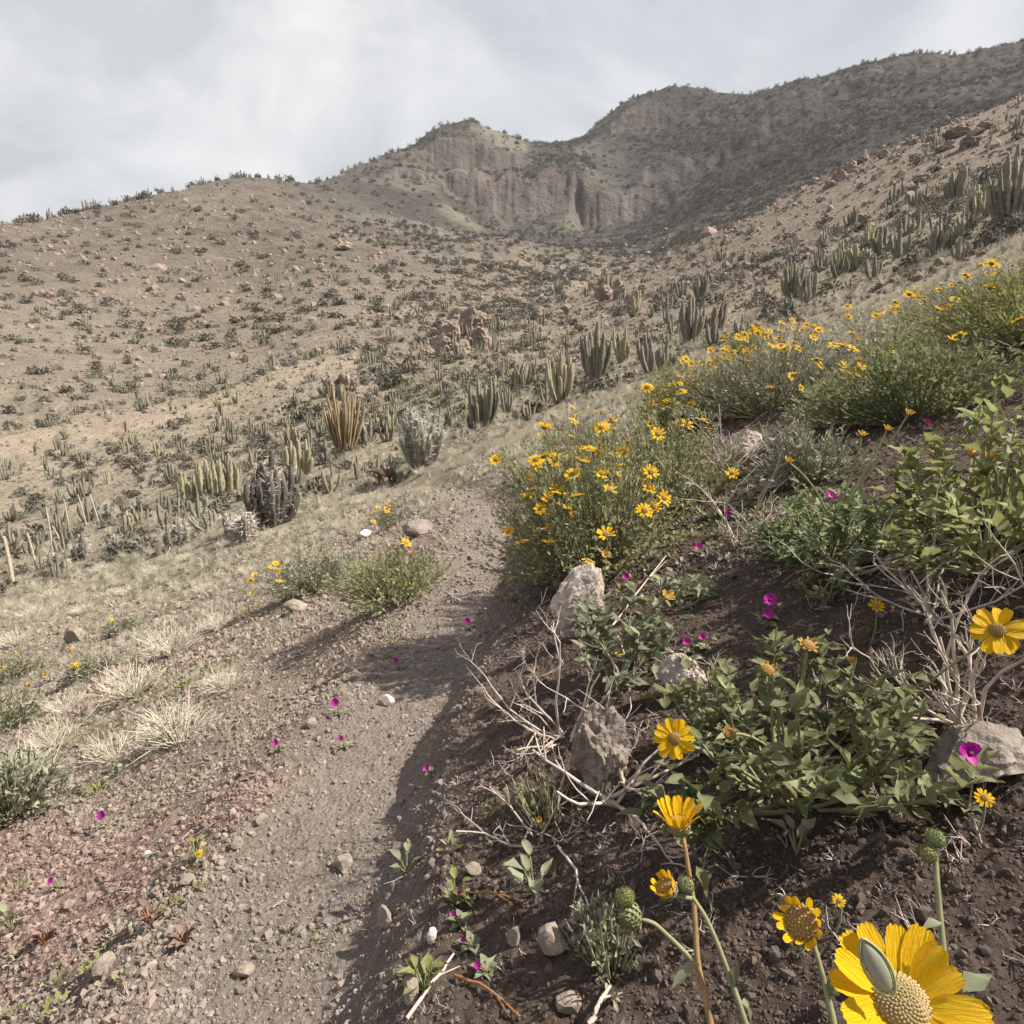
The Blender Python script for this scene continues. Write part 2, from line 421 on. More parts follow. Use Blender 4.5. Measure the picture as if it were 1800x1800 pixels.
crag2 = 1 - np.abs(fbm(GA * 320, GL * 40, 9.0, 4)) * 2
GZ += steep * (1 - 0.5 * rightm) * (1.6 * (crag - 0.4) + 1.5 * (crag2 - 0.4))
GZ += rightm * 4.0 * fbm(GX * .03, GY * .03, 12.0, 5) + rightm * 2.2 * np.abs(fbm(GX * .11, GY * .11, 13.0, 4))

# ground colour by place; cloud shade painted into far hill, mountain and cliffs
def mixc(a, b, w): return a * (1 - w[..., None]) + np.asarray(b) * w[..., None]
nA = fbm(GX * .8, GY * .8, 21.0, 4); nB = fbm(GX * 3.1, GY * 3.1, 22.0, 4); nC = fbm(GX * .05, GY * .05, 23.0, 5); nD = fbm(GX * .3, GY * .3, 24.0, 4)
C = np.zeros(GX.shape + (3,)) + np.array([.200, .160, .135])
leftw = smooth(-0.1, -1.0, GX) * 1.0
C = mixc(C, [.208, .165, .135], leftw * (1 - smooth(8, 20, GR)))
darkw = smooth(0.5, 3.4, u_ + .8 * nA) * (PS > 0) * (1 - smooth(3.0, 8.0, GR))
C = mixc(C, [.088, .065, .053], darkw)
redw = smooth(0.0, 0.5, nA + 0.6 * nB + 0.12) * (1 - smooth(4, 9, GR)) * smooth(.15, -.3, GX)
C = mixc(C, [.215, .140, .125], redw * 0.36)
C = mixc(C, [.205, .172, .152], (1 - smooth(0.3, 2.6, u_ + 1.0 * nB + 0.7 * nA)) * 0.8)
C = mixc(C, [.215, .186, .138], smooth(5.5, 13, GR + 2 * nA) * (1 - 0.35 * smooth(.2, .6, nD)))
C = mixc(C, [.165, .139, .111], smooth(38, 75, GR) * (1 - smooth(rad(2), rad(9), GA)))
C = mixc(C, [.170, .141, .113], smooth(24, 50, GR) * smooth(rad(2), rad(9), GA))
C = mixc(C, [.108, .090, .076], smooth(80, 145, GR) * (1 - smooth(rad(-6), rad(5), GA)) * 0.8)  # far left hill, soil tone lowered to include dim cloud shade
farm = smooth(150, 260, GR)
C = mixc(C, [.062, .056, .050], farm * smooth(rad(-26), rad(-8), GA))  # mountain soil, darkened to stand for shade under cloud
C = mixc(C, [.145, .135, .105], smooth(.05, .5, nC + .15) * smooth(120, 220, GR) * smooth(rad(-18), rad(-2), GA) * .7)
C = mixc(C, [.040, .037, .037], smooth(150, 260, GR) * smooth(rad(2), rad(12), GA) * .92)  # right mountain darkest: a cloud's shadow put into the colour
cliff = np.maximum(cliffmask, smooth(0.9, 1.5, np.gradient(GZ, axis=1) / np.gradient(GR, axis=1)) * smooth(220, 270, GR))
C = mixc(C, [.092, .077, .070], cliff * (1 - .75 * smooth(rad(8), rad(14), GA)))  # cliff rock, its tone also darkened for the cloud shade
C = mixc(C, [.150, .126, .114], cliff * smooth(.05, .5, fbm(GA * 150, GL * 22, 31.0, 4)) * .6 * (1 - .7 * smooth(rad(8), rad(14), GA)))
# pale wash running along the foot of the left hill
for (pa, pb, rr) in [((0, 790), (560, 640), 55)]:
    wl = np.array([hit(px, py)[0] for px, py in [(0, 785), (120, 765), (230, 745), (330, 720), (430, 690), (500, 665), (570, 640)]])
    wl = resample(wl, 60)
    wd = np.full(GX.shape, 1e9)
    msk = (GR > 20) & (GR < 130)
    for q in wl: wd[msk] = np.minimum(wd[msk], np.hypot(GX[msk] - q[0], GY[msk] - q[1]))
    C = mixc(C, [.26, .215, .165], (1 - smooth(2.0, 5.0, wd + 2.5 * nD)) * .85)
C *= (1 + 0.22 * nD * smooth(8, 30, GR) + 0.18 * nB * (1 - smooth(5, 10, GR)) + 0.2 * nC * smooth(60, 150, GR))[..., None]
C = np.clip(C, 0.02, 0.8)

M_near = ground_mat('soil', 150.0, 30.0, 1.0, 0.8, 0.40, 0.007, 0.02)
M_path = ground_mat('trodden_soil', 170.0, 30.0, 1.0, 0.7, 0.32, 0.006, 0.016)
M_mid = ground_mat('scrub_soil', 6.0, 0.9, 0.9, 0.8, 0.40, 0.10, 0.4)
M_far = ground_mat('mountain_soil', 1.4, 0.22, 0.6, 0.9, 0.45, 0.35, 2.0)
nA_, nR_ = GX.shape
idx = np.arange(nA_ * nR_).reshape(nA_, nR_)
quads = np.stack([idx[:-1, :-1], idx[1:, :-1], idx[1:, 1:], idx[:-1, 1:]], -1)
rc = GR[:-1, :-1]; pm = (u_[:-1, :-1] < 1.15) & (rc < 16)
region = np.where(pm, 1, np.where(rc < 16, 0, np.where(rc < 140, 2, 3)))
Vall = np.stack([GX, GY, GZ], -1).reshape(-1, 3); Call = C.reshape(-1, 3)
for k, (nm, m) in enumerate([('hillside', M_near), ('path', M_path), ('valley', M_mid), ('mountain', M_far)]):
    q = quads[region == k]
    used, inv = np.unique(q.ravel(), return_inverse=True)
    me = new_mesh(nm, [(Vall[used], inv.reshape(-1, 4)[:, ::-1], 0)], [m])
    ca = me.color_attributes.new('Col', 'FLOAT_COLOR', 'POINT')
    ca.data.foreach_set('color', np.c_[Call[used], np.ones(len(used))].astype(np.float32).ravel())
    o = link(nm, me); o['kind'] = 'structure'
def gz(x, y): return lookup(GZ, x, y)
def gslope(x, y, e=0.05):
    return Vector((float(gz(x - e, y) - gz(x + e, y)) / (2 * e), float(gz(x, y - e) - gz(x, y + e)) / (2 * e), 1)).normalized()

# ---------------------------------------------------------------- vegetation kit
M_leaf = mat('leaf_green', (.215, .238, .120), .6, .30, 3.5, trans=.38, objvar=.38)
M_leaf2 = mat('leaf_grey', (.235, .250, .165), .7, .25, 40, trans=.35, objvar=.22)
M_leafy = mat('leaf_yellow_green', (.215, .220, .085), .65, .3, 9, trans=.36)
M_fol = mat('foliage_sage', (.275, .275, .155), .7, .35, 14, trans=.38)
M_folg = mat('foliage_green', (.195, .215, .105), .65, .35, 14, trans=.36)
M_folp = mat('foliage_pale', (.27, .265, .195), .75, .3, 14, trans=.2)
M_stem = mat('stem_green', (.20, .20, .105), .7, .25, 60)
M_stemr = mat('stem_russet', (.26, .135, .065), .65, .25, 50)
M_dry = mat('dead_wood', (.42, .355, .305), .85, .3, 45, bump=.4, bscale=300)
M_stone = mat('stone_brown', (.26, .215, .178), .95, .3, 30, bump=.9, bscale=110)
M_straw = mat('straw', (.58, .53, .43), .8, .25, 20, trans=.2)
M_petal = mat('petal_yellow', (.80, .52, .012), .55, .10, 60, trans=.30, spec=.2, tcol=(.85, .50, .01))
def petal_veins(m):
    t = m.node_tree; nz = [n for n in t.nodes if n.type == 'TEX_NOISE'][0]; l = nz.inputs['Vector'].links[0]; src = l.from_socket; t.links.remove(l)
    mp_ = N(t, 'ShaderNodeMapping'); mp_.inputs['Scale'].default_value = (34, 1.6, 6); t.links.new(src, mp_.inputs[0]); t.links.new(mp_.outputs[0], nz.inputs['Vector']); nz.inputs['Scale'].default_value = 1.0
    p = [n for n in t.nodes if n.type == 'BSDF_PRINCIPLED'][0]; b = N(t, 'ShaderNodeBump', Strength=.5); b.inputs['Distance'].default_value = .02
    t.links.new(nz.outputs['Fac'], b.inputs['Height']); t.links.new(b.outputs[0], p.inputs['Normal'])
    rp = [n for n in t.nodes if n.type == 'VALTORGB'][0]; rp.color_ramp.elements[0].color = (.66, .36, .006, 1); rp.color_ramp.elements[1].color = (.86, .58, .016, 1)
petal_veins(M_petal)
M_disc = mat('disc_brown', (.30, .185, .065), .8, .4, 220)
M_disctan = mat('disc_tan', (.33, .25, .12), .75, .4, 300)
M_petalo = mat('petal_withered', (.50, .29, .05), .75, .35, 90, trans=.2)
M_bud = mat('bud_green', (.17, .19, .09), .75, .3, 200)
M_mag = mat('petal_magenta', (.36, .014, .25), .5, .2, 90, trans=.3, tcol=(.5, .02, .36))
M_magd = mat('magenta_eye', (.16, .01, .07), .6, .2, 90)
M_red = mat('leaf_red', (.215, .140, .118), .7, .3, 30, trans=.2, objvar=.3)
M_rock = mat('rock_pinkish', (.42, .355, .315), .9, .32, 9, bump=.9, bscale=26)
M_rockd = mat('rock_grey', (.22, .185, .16), .9, .32, 9, bump=.9, bscale=40)
M_rockw = mat('rock_white', (.47, .44, .40), .8, .12, 40, bump=.4, bscale=160)
M_boul = mat('boulder', (.235, .185, .155), .95, .3, 1.1, bump=.9, bscale=3.5)
M_clod = mat('clod', (.185, .150, .125), .95, .25, 60, objvar=.40)
M_clodp = mat('clod_pale', (.26, .225, .195), .95, .2, 60, objvar=.35)
def tint_mat(name, var=.3):
    m = mat(name, (.5, .5, .5), .95, .22, 70); t = m.node_tree; p = [n for n in t.nodes if n.type == 'BSDF_PRINCIPLED'][0]
    a = N(t, 'ShaderNodeAttribute', attribute_name='tint'); a.attribute_type = 'INSTANCER'
    src = p.inputs['Base Color'].links[0].from_socket; v = N(t, 'ShaderNodeVectorMath', operation='MULTIPLY'); s2 = N(t, 'ShaderNodeVectorMath', operation='SCALE'); s2.inputs['Scale'].default_value = 2.0
    t.links.new(src, v.inputs[0]); t.links.new(a.outputs['Vector'], v.inputs[1]); t.links.new(v.outputs[0], s2.inputs[0]); t.links.new(s2.outputs[0], p.inputs['Base Color'])
    return m
M_clodt = tint_mat('clod_tinted')
M_cac = mat('cactus_green', (.185, .172, .130), .8, .25, 6, objvar=.2)
M_cacg = mat('cactus_grey', (.175, .165, .135), .85, .25, 6, objvar=.2)
M_cacw = mat('cactus_woolly', (.215, .205, .17), .85, .25, 6)
M_cacd = mat('cactus_dark', (.105, .092, .078), .85, .3, 5)
M_caco = mat('cactus_ochre', (.36, .28, .17), .8, .35, 3.0, col2=(.23, .155, .085))
M_cacr = mat('cactus_russet', (.145, .112, .09), .85, .3, 5)
M_cacy = mat('cactus_yellowish', (.28, .255, .165), .8, .25, 5, objvar=.15)
M_spine = mat('spine', (.58, .54, .48), .7, .2, 20)
M_shrub = mat('far_shrub', (.094, .090, .072), .8, .30, 1.4, objvar=.25, trans=.1)
M_shrubg = mat('far_shrub_sage', (.140, .134, .104), .8, .35, 1.4, objvar=.25, trans=.1)
M_wood = mat('fence_wood', (.36, .31, .25), .85, .3, 20)
M_fur = mat('brown_fur', (.125, .080, .055), .85, .3, 12, bump=.5, bscale=120)
M_furd = mat('dark_fur', (.035, .022, .016), .7, .2, 30)

def leaf_tpl(wave=0.0, fold=.18, curl=.15, width=.42, seed=0):
    """unit leaf along +Y"""
    r = np.random.default_rng(seed)
    ts = np.array([0, .18, .42, .68, 1.0]); wd = width * np.array([0, .75, 1.0, .72, 0])
    V, F = [], []
    for i, t in enumerate(ts):
        z = -curl * t * t
        w = wd[i] * .5
        e1, e2 = (fold * w + wave * r.uniform(-1, 1)), (fold * w + wave * r.uniform(-1, 1))
        V += [(-w * (1 + r.uniform(-.2, .2)), t + wave * r.uniform(-.3, .3), z + e1), (0, t, z), (w * (1 + r.uniform(-.2, .2)), t + wave * r.uniform(-.3, .3), z + e2)]
    for i in range(4):
        a = i * 3
        F += [(a, a + 1, a + 4), (a, a + 4, a + 3), (a + 1, a + 2, a + 5), (a + 1, a + 5, a + 4)]
    return np.array(V), np.array(F)
LT = [leaf_tpl(.11, .75, c, w, s) for s, (c, w) in enumerate([(.15, .50), (.3, .46), (-.1, .52), (.45, .46), (.05, .40), (.25, .55)])]
SMALL_V = np.array([(0, 0, 0), (-.2, .5, .07), (0, .55, -.04), (.2, .5, .07), (0, 1, -.02)]); SMALL_F = np.array([(0, 2, 1), (0, 3, 2), (1, 2, 4), (2, 3, 4)])
leaf_me = [new_mesh('leaf', [(v, f, 0)], [M_leaf]) for v, f in LT]
M_leafb = mat('leaf_bright', (.245, .272, .115), .6, .30, 3.5, trans=.40, objvar=.35)
leaf_meb = [new_mesh('leaf', [(v, f, 0)], [M_leafb]) for v, f in LT]
leaf_me2 = [new_mesh('leaf', [(v, f, 0)], [M_leaf2]) for v, f in LT]

def petal_tpl(length=1.0, width=.36, cup=.12, seed=0, droop=.1):
    r = np.random.default_rng(seed)
    ts = np.array([0, .15, .4, .7, .9, 1.0]); wd = width * np.array([.25, .62, .95, 1.0, .82, .45])
    us = np.array([-1, -.5, 0, .5, 1]) * .5
    rib = np.array([cup, cup * .1, cup * .5, cup * .1, cup])
    V, F = [], []
    tw = r.uniform(-.15, .15)
    for i, t in enumerate(ts):
        for j, u in enumerate(us):
            tt = t - (.05 if (i == 5 and j in (1, 3)) else 0)
            V.append((u * wd[i], tt * length, rib[j] * wd[i] * 1.3 - droop * t * t + tw * u * wd[i] * t))
    for i in range(5):
        for j in range(4):
            a = i * 5 + j; F.append((a, a + 1, a + 6, a + 5))
    return np.array(V), np.array(F)
PT = [petal_tpl(1, .36, .12, s, d) for s, d in enumerate([.05, .12, .2, -.05, .1])]
petal_me = [new_mesh('petal', [(v, f, 0)], [M_petal]) for v, f in PT]
petalw_me = [new_mesh('petal', [(v * np.array([.7, .75, 1]), f, 0)], [M_petalo]) for v, f in PT]

def sphere(nu=8, nv=5, z0=-1.0):
    """unit sphere cut at z0"""
    th0 = math.acos(z0); V = [(0, 0, 1.0)]
    for i in range(1, nv + 1):
        th = th0 * i / nv
        for j in range(nu):
            a = 2 * math.pi * j / nu; V.append((math.sin(th) * math.cos(a), math.sin(th) * math.sin(a), math.cos(th)))
    F = []
    for j in range(nu): F.append((0, 1 + j, 1 + (j + 1) % nu, 1 + (j + 1) % nu))
    T = [(0, 1 + j, 1 + (j + 1) % nu) for j in range(nu)]
    Q = []
    for i in range(nv - 1):
        for j in range(nu):
            a = 1 + i * nu + j; b = 1 + i * nu + (j + 1) % nu
            Q += [(a, a + nu, b + nu), (a, b + nu, b)]
    return np.array(V), np.array(T + Q)
OCT_V = np.array([(1, 0, 0), (0, 1, 0), (-1, 0, 0), (0, -1, 0), (0, 0, 1.4)], float); OCT_F = np.array([(0, 1, 4), (1, 2, 4), (2, 3, 4), (3, 0, 4)])
def disc_chunks(r, h, nb, mi=0):
    """domed flower disc covered with florets in a spiral, axis +Z"""
    V, F = sphere(14, 5, 0.0)
    ch = [(V * np.array([r * .96, r * .96, h * .9]), F, mi)]
    k = np.arange(nb); rr = np.sqrt((k + .5) / nb); a = k * 2.399963
    p = np.c_[r * rr * np.cos(a), r * rr * np.sin(a), h * np.sqrt(np.maximum(1 - rr ** 2, 0.02)) * .95]
    s = r * 1.05 / math.sqrt(nb) * np.ones(nb)
    D = p / np.array([r, r, h]) ** 2; D /= np.linalg.norm(D, axis=1)[:, None]
    Rm = frames(D)[:, :, [2, 0, 1]]
    v, f = merge_inst(OCT_V, OCT_F, Rm, p, s)
    return ch + [(v, f, mi)]
def cup_chunks(r, h, mi=0):
    V, F = sphere(10, 4, 0.0)
    return [(V * np.array([r, r, -h]), F[:, ::-1], mi)]
disc_big = new_mesh('disc', disc_chunks(1, .55, 190), [M_disctan])
disc_mid = new_mesh('disc', disc_chunks(1, .5, 70), [M_disc])
cup_me = new_mesh('calyx', cup_chunks(1.06, .9), [M_bud])
def axis_frame(n, roll=0.0):
    n = Vector(n).normalized(); q = n.to_track_quat('Z', 'Y')
    return (q.to_matrix() @ Matrix.Rotation(roll, 3, 'Z'))
def flower_parts(parent, base, pos, n, diam, openness=80, npet=13, big=False, seed=0, plen=None, dr=.17, withered=False, wmul=1.0):
    """flower head (part) with petals and calyx (sub-parts); pos and base in world space"""
    r = random.Random(seed)
    head = link('flower_head', disc_big if big else disc_mid, parent)
    R = axis_frame(n, r.uniform(0, 6)).to_4x4()
    head.matrix_local = Matrix.Translation(Vector(pos) - Vector(base)) @ R @ Matrix.Scale(diam * dr, 4)
    c = link('calyx', cup_me, head)
    L = plen or (0.5 - dr * .8) / dr
    pm = petalw_me if withered else petal_me
    for k in range(npet):
        a = 2 * math.pi * (k + r.uniform(-.25, .25)) / npet
        op = rad(openness + r.uniform(-9, 9))
        M = Matrix.Rotation(a, 4, 'Z') @ Matrix.Translation((0, .82, .0)) @ Matrix.Rotation(math.pi / 2 - op, 4, 'X') @ Matrix.Rotation(r.uniform(-.2, .2), 4, 'Y')
        s = L * r.uniform(.88, 1.08)
        M = M @ Matrix.Diagonal((s * 1.15 * wmul * 13 / max(npet, 11), s, s, 1))
        p = link('petal', r.choice(pm), head); p.matrix_local = M
    return head
def flower_chunks(diam, openness=80, npet=12, seed=0):
    r = random.Random(seed); dr = diam * .17; L = diam * .36; ch = disc_chunks(dr, dr * .5, 14, 1)
    for k in range(npet):
        a = 2 * math.pi * (k + r.uniform(-.25, .25)) / npet; op = rad(openness + r.uniform(-12, 12))
        M = Matrix.Rotation(a, 4, 'Z') @ Matrix.Translation((0, dr * .8, 0)) @ Matrix.Rotation(math.pi / 2 - op, 4, 'X')
        s = L * r.uniform(.85, 1.1); M = np.array(M @ Matrix.Diagonal((s * 1.15, s, s, 1)))
        v, f = PT[k % 5]
        ch.append((v @ M[:3, :3].T + M[:3, 3], f, 0))
    return ch + cup_chunks(dr * 1.05, dr * .8, 2)
simple_fl = [new_mesh('flower', flower_chunks(1.0, op, n, s), [M_petal, M_disc, M_bud]) for s, (op, n) in enumerate([(82, 12), (70, 11), (95, 13), (55, 10), (78, 12)])]
spent_fl = [new_mesh('spent_flower', flower_chunks(1.0, op, n, s), [M_petalo, M_disc, M_bud]) for s, (op, n) in enumerate([(35, 9), (25, 11)])]
def place_flower(parent, base, pos, n, diam, me, name='flower', roll=0):
    o = link(name, me, parent)
    o.matrix_local = Matrix.Translation(Vector(pos) - Vector(base)) @ axis_frame(n, roll).to_4x4() @ Matrix.Scale(diam, 4)
    return o
def curve(a, b, bend, n=7):
    a, b, bend = np.asarray(a, float), np.asarray(b, float), np.asarray(bend, float)
    t = np.linspace(0, 1, n)[:, None]
    return a * (1 - t) ** 2 + 2 * t * (1 - t) * ((a + b) / 2 + bend) + b * t ** 2

def leafy_bush(name, base, R, Hh, nstem, nleaf, ll, label, leaves=leaf_me, seed=0, group=None, lean=(0, 0), cat='shrub', stem_m=None, extra=0):
    """near shrub: every stem and every leaf is a part"""
    r = np.random.default_rng(seed); rr = random.Random(seed)
    root = empty(name, base, label, cat, group)
    per = max(1, nleaf // nstem); allp, alld = [], []
    for k in range(nstem):
        a = 2 * math.pi * (k / nstem + r.uniform(-.06, .06)); e = math.sqrt(r.uniform(.02, 1))
        tip = np.array([R * e * math.cos(a) + lean[0] * e, R * e * math.sin(a) + lean[1] * e, Hh * (1 - .62 * e * e) * r.uniform(.8, 1.1)])
        gzt = float(gz(base[0] + tip[0], base[1] + tip[1])) - base[2]
        tip[2] = max(tip[2] + .45 * gzt, gzt + .015)
        P = curve((r.uniform(-.02, .02), r.uniform(-.02, .02), -.01), tip, np.array([math.cos(a), math.sin(a), 0]) * R * .16 - np.array([0, 0, Hh * .05]), 7)
        link('stem', new_mesh('stem', [(*tube(P, np.linspace(.0032, .0012, 7), 5), 0)], [stem_m or M_stem]), root)
        ts = r.uniform(.32, 1.0, per) ** .8
        for t in ts:
            i = min(int(t * 6), 5); p = P[i] + (P[i + 1] - P[i]) * (t * 6 - i)
            ax = P[min(i + 1, 6)] - P[i]; ax /= np.linalg.norm(ax) + 1e-9
            b = r.uniform(0, 2 * math.pi)
            side = np.array([math.cos(b), math.sin(b), r.uniform(-.25, .5)])
            d = side * .8 + ax * .7
            M = frames(d[None], np.array([r.uniform(-.6, .6)]))[0]
            s = ll * r.uniform(.6, 1.2) * (1.15 - .45 * t); allp.append(p); alld.append(d)
            link('leaf', rr.choice(leaves), root, mat4=m4(M, p, s))
    if extra:
        n = len(allp); i = r.integers(0, n, extra); pp = np.array(allp)[i] + r.normal(0, R * .06, (extra, 3)); d = np.array(alld)[i] + r.normal(0, .5, (extra, 3))
        v, f = merge_inst(*LT[0], frames(d, r.uniform(-.7, .7, extra)), pp, ll * r.uniform(.4, .85, extra))
        o = link('foliage', new_mesh('foliage', [(v, f, 0)], [leaves[0].materials[0]]), root); o['kind'] = 'stuff'
    return root

def fine_bush_meshes(R, Hh, nstem, nleaf, ll, seed, fm, sm, upright=.5, stem_r=.0016):
    """shrub of many thin stems with small leaves: one foliage part, one stems part"""
    r = np.random.default_rng(seed)
    a = r.uniform(0, 2 * math.pi, nstem); e = np.sqrt(r.uniform(.01, 1, nstem))
    lump = 1 + .22 * np.sin(a * 3 + seed) + .12 * np.sin(a * 7 + 2 * seed)
    tip = np.c_[R * e * np.cos(a) * lump, R * e * np.sin(a) * lump, Hh * np.sqrt(np.maximum(1.06 - e ** 2, .05)) * r.uniform(.72, 1.08, nstem)]
    stems = []; lp, ld = [], []
    per = nleaf // nstem
    for k in range(nstem):
        b = np.array([R * .18 * e[k] * math.cos(a[k]), R * .18 * e[k] * math.sin(a[k]), -.02])
        P = curve(b, tip[k], np.array([math.cos(a[k]), math.sin(a[k]), 0]) * R * .14 * (1 - upright), 5)
        stems.append((*tube(P, np.linspace(stem_r * 1.5, stem_r * .5, 5), 3), 0))
        t = r.uniform(.25, 1.02, per) ** .75
        f = t * 4; i = np.clip(f.astype(int), 0, 3); p = P[i] + (P[i + 1] - P[i]) * (f - i)[:, None]
        ax = P[i + 1] - P[i]; ax /= np.linalg.norm(ax, axis=1)[:, None]
        d = ax * r.uniform(.5, 1.5, (per, 1)) + r.normal(0, .6, (per, 3))
        lp.append(p + r.normal(0, ll * .35, (per, 3))); ld.append(d)
    lp, ld = np.concatenate(lp), np.concatenate(ld)
    v, f = merge_inst(SMALL_V, SMALL_F, frames(ld, r.uniform(-1.5, 1.5, len(ld))), lp, ll * r.uniform(.6, 1.3, len(lp)))
    return new_mesh('foliage', [(v, f, 0)], [fm]), new_mesh('stems', stems, [sm]), tip
def fine_bush(name, base, R, Hh, nstem, nleaf, ll, label, fm=None, sm=None, seed=0, group=None, flowers=0, fd=.05, upright=.5, stalk=.12, cat='shrub', squash=1.0, sel=None, spent=0):
    fm = fm or M_fol; sm = sm or M_stem
    root = empty(name, base, label, cat, group)
    f, s, tip = fine_bush_meshes(R, Hh, nstem, nleaf, ll, seed, fm, sm, upright)
    n = gslope(base[0], base[1], .25)
    tilt = Matrix.Identity(4)
    q = Vector((0, 0, 1)).rotation_difference((n + Vector((0, 0, 1.2))).normalized()).to_matrix().to_4x4()
    link('foliage', f, root, mat4=q); link('stems', s, root, mat4=q)
    r = random.Random(seed)
    order = sorted(range(len(tip)), key=lambda i: r.random() - (0 if sel is None else 2 * sel(tip[i])))
    for k in range(flowers + spent):
        t = Vector(tip[order[k % len(order)]])
        d = (Vector((t.x, t.y, 0)) * .5 + Vector((0, 0, Hh * .9)) + Vector((r.uniform(-.3, .3), r.uniform(-.3, .3), 0)) * R).normalized()
        top = q @ (t + d * stalk * r.uniform(.4, 1.2))
        P = curve(q @ (t * .85), top, (r.uniform(-.02, .02), r.uniform(-.02, .02), 0), 5)
        link('flower_stalk', new_mesh('flower_stalk', [(*tube(P, .0014, 4), 0)], [M_stem]), root)
        nn = Vector((r.uniform(-.5, .6), r.uniform(-1.0, .2), r.uniform(.35, 1.0)))
        dd = fd * r.uniform(.8, 1.12)
        if k < flowers: place_flower(root, (0, 0, 0), top, nn, dd, r.choice(simple_fl), roll=r.uniform(0, 6))
        else: place_flower(root, (0, 0, 0), top, nn, dd * .6, r.choice(spent_fl), 'spent_flower', r.uniform(0, 6))
    return root

def twig(P0, d, L, rad0, depth, r, out, spread=.6, up=.12, nseg=5):
    P = [np.asarray(P0, float)]; d = d / np.linalg.norm(d)
    for i in range(nseg):
        d = d + r.normal(0, .16, 3) + np.array([0, 0, up * .3]); d /= np.linalg.norm(d)
        P.append(P[-1] + d * L / nseg)
    P = np.array(P)
    out.append((*tube(P, np.linspace(rad0, rad0 * .55, len(P)), 5 if depth > 1 else 4), 0))
    if depth > 0:
        for k in range(r.integers(2, 5)):
            i = r.integers(1, nseg + 1); dd = d + r.normal(0, spread, 3); dd[2] = dd[2] * .8 + up
            twig(P[i], dd, L * r.uniform(.3, .62), rad0 * .55, depth - 1, r, out, spread, up, max(3, nseg - 1))
def dry_shrub(name, base, L, n, r0, label, seed=0, dirs=None, depth=2, m=None, group=None, cat='shrub', spread=.6, zmul=1.0, names='branch'):
    r = np.random.default_rng(seed)
    root = empty(name, base, label, cat, group)
    for k in range(n):
        if dirs: d = np.array(dirs[k % len(dirs)], float)
        else:
            a = 2 * math.pi * (k + r.uniform(-.3, .3)) / n; d = np.array([math.cos(a), math.sin(a), r.uniform(.3, 1.4) * zmul])
        out = []
        ln = L * (np.linalg.norm(d) if dirs else 1) * r.uniform(.85, 1.1)
        twig((r.uniform(-.02, .02), r.uniform(-.02, .02), -.005), d, ln, r0, depth, r, out, spread)
        link(names, new_mesh(names, out, [m or M_dry]), root)
    return root
def tuft_mesh(R, Hh, n, seed, m, w=.0022, name='dry_grass_tuft', fork=True):
    r = np.random.default_rng(seed); ch = []
    for k in range(n):
        a = r.uniform(0, 2 * math.pi); e = math.sqrt(r.uniform(0, 1)); tip = np.array([R * e * math.cos(a), R * e * math.sin(a), Hh * (1.05 - .6 * e * e) * r.uniform(.6, 1.1)])
        P = curve((.15 * tip[0], .15 * tip[1], -.01), tip, np.r_[r.normal(0, R * .1, 2), 0], 4)
        ch.append((*tube(P, np.linspace(w, w * .4, 4), 3), 0))
        if fork and r.random() < .7:
            b = P[2]; d = tip - b + r.normal(0, .25 * R, 3)
            ch.append((*tube(np.array([b, b + d * .5, b + d]), np.array([w * .7, w * .55, w * .3]), 3), 0))
    return new_mesh(name, ch, [m])

# ---- rocks
def ico(sub):
    import bmesh
    bm = bmesh.new(); bmesh.ops.create_icosphere(bm, subdivisions=sub, radius=1.0)
    V = np.array([v.co[:] for v in bm.verts]); F = np.array([[v.index for v in f.verts] for f in bm.faces]); bm.free()
    return V, F
ICO = {s: ico(s) for s in (1, 2, 3, 4, 5)}
def rock_mesh(seed, m, sub=3, rough=.28, cuts=9, sc=(1, 1, 1), name='rock'):
    r = np.random.default_rng(seed); V, F = ICO[sub]; V = V.copy()
    for _ in range(cuts):
        n = r.normal(0, 1, 3); n /= np.linalg.norm(n); d = r.uniform(.5, .85)
        t = V @ n; over = np.maximum(t - d, 0); V -= over[:, None] * n[None] * .92
    if sub > 1:
        nz = fbm(V[:, 0] * 2 + seed, V[:, 1] * 2, V[:, 2] * 2, 4)
        V *= (1 + rough * .55 * nz)[:, None]
    if sub >= 4:
        nz = 1 - np.abs(fbm(V[:, 0] * 3.3 + seed, V[:, 1] * 3.3, V[:, 2] * 3.3, 4)) * 2
        V *= (1 + rough * .42 * (nz - .5))[:, None]
    return new_mesh(name, [(V * np.array(sc), F, 0)], [m], smooth_sh=False)
def rock(px, py, wpx, hpx, label, m=None, seed=0, tilt=0.0, rz=0.0, sink=.22, deep=.8, name='rock', cat='rock', rmin=.3, sub=3, rough=.3, group=None):
    """py is the foot of the rock in the photo"""
    p, t = hit(px, py, rmin=rmin); w, h = wpx * t / FPX, hpx * t / FPX
    me = rock_mesh(seed, m or M_rock, sub, rough, 9, (w / 2, w / 2 * deep, h / 2 / (1 - sink * .5)))
    o = link(name, me); o.location = p + np.array([0, w * .3, h * (.5 - sink * .5)]); o.rotation_euler = (0, tilt, rz)
    return tag(o, label, cat, group)

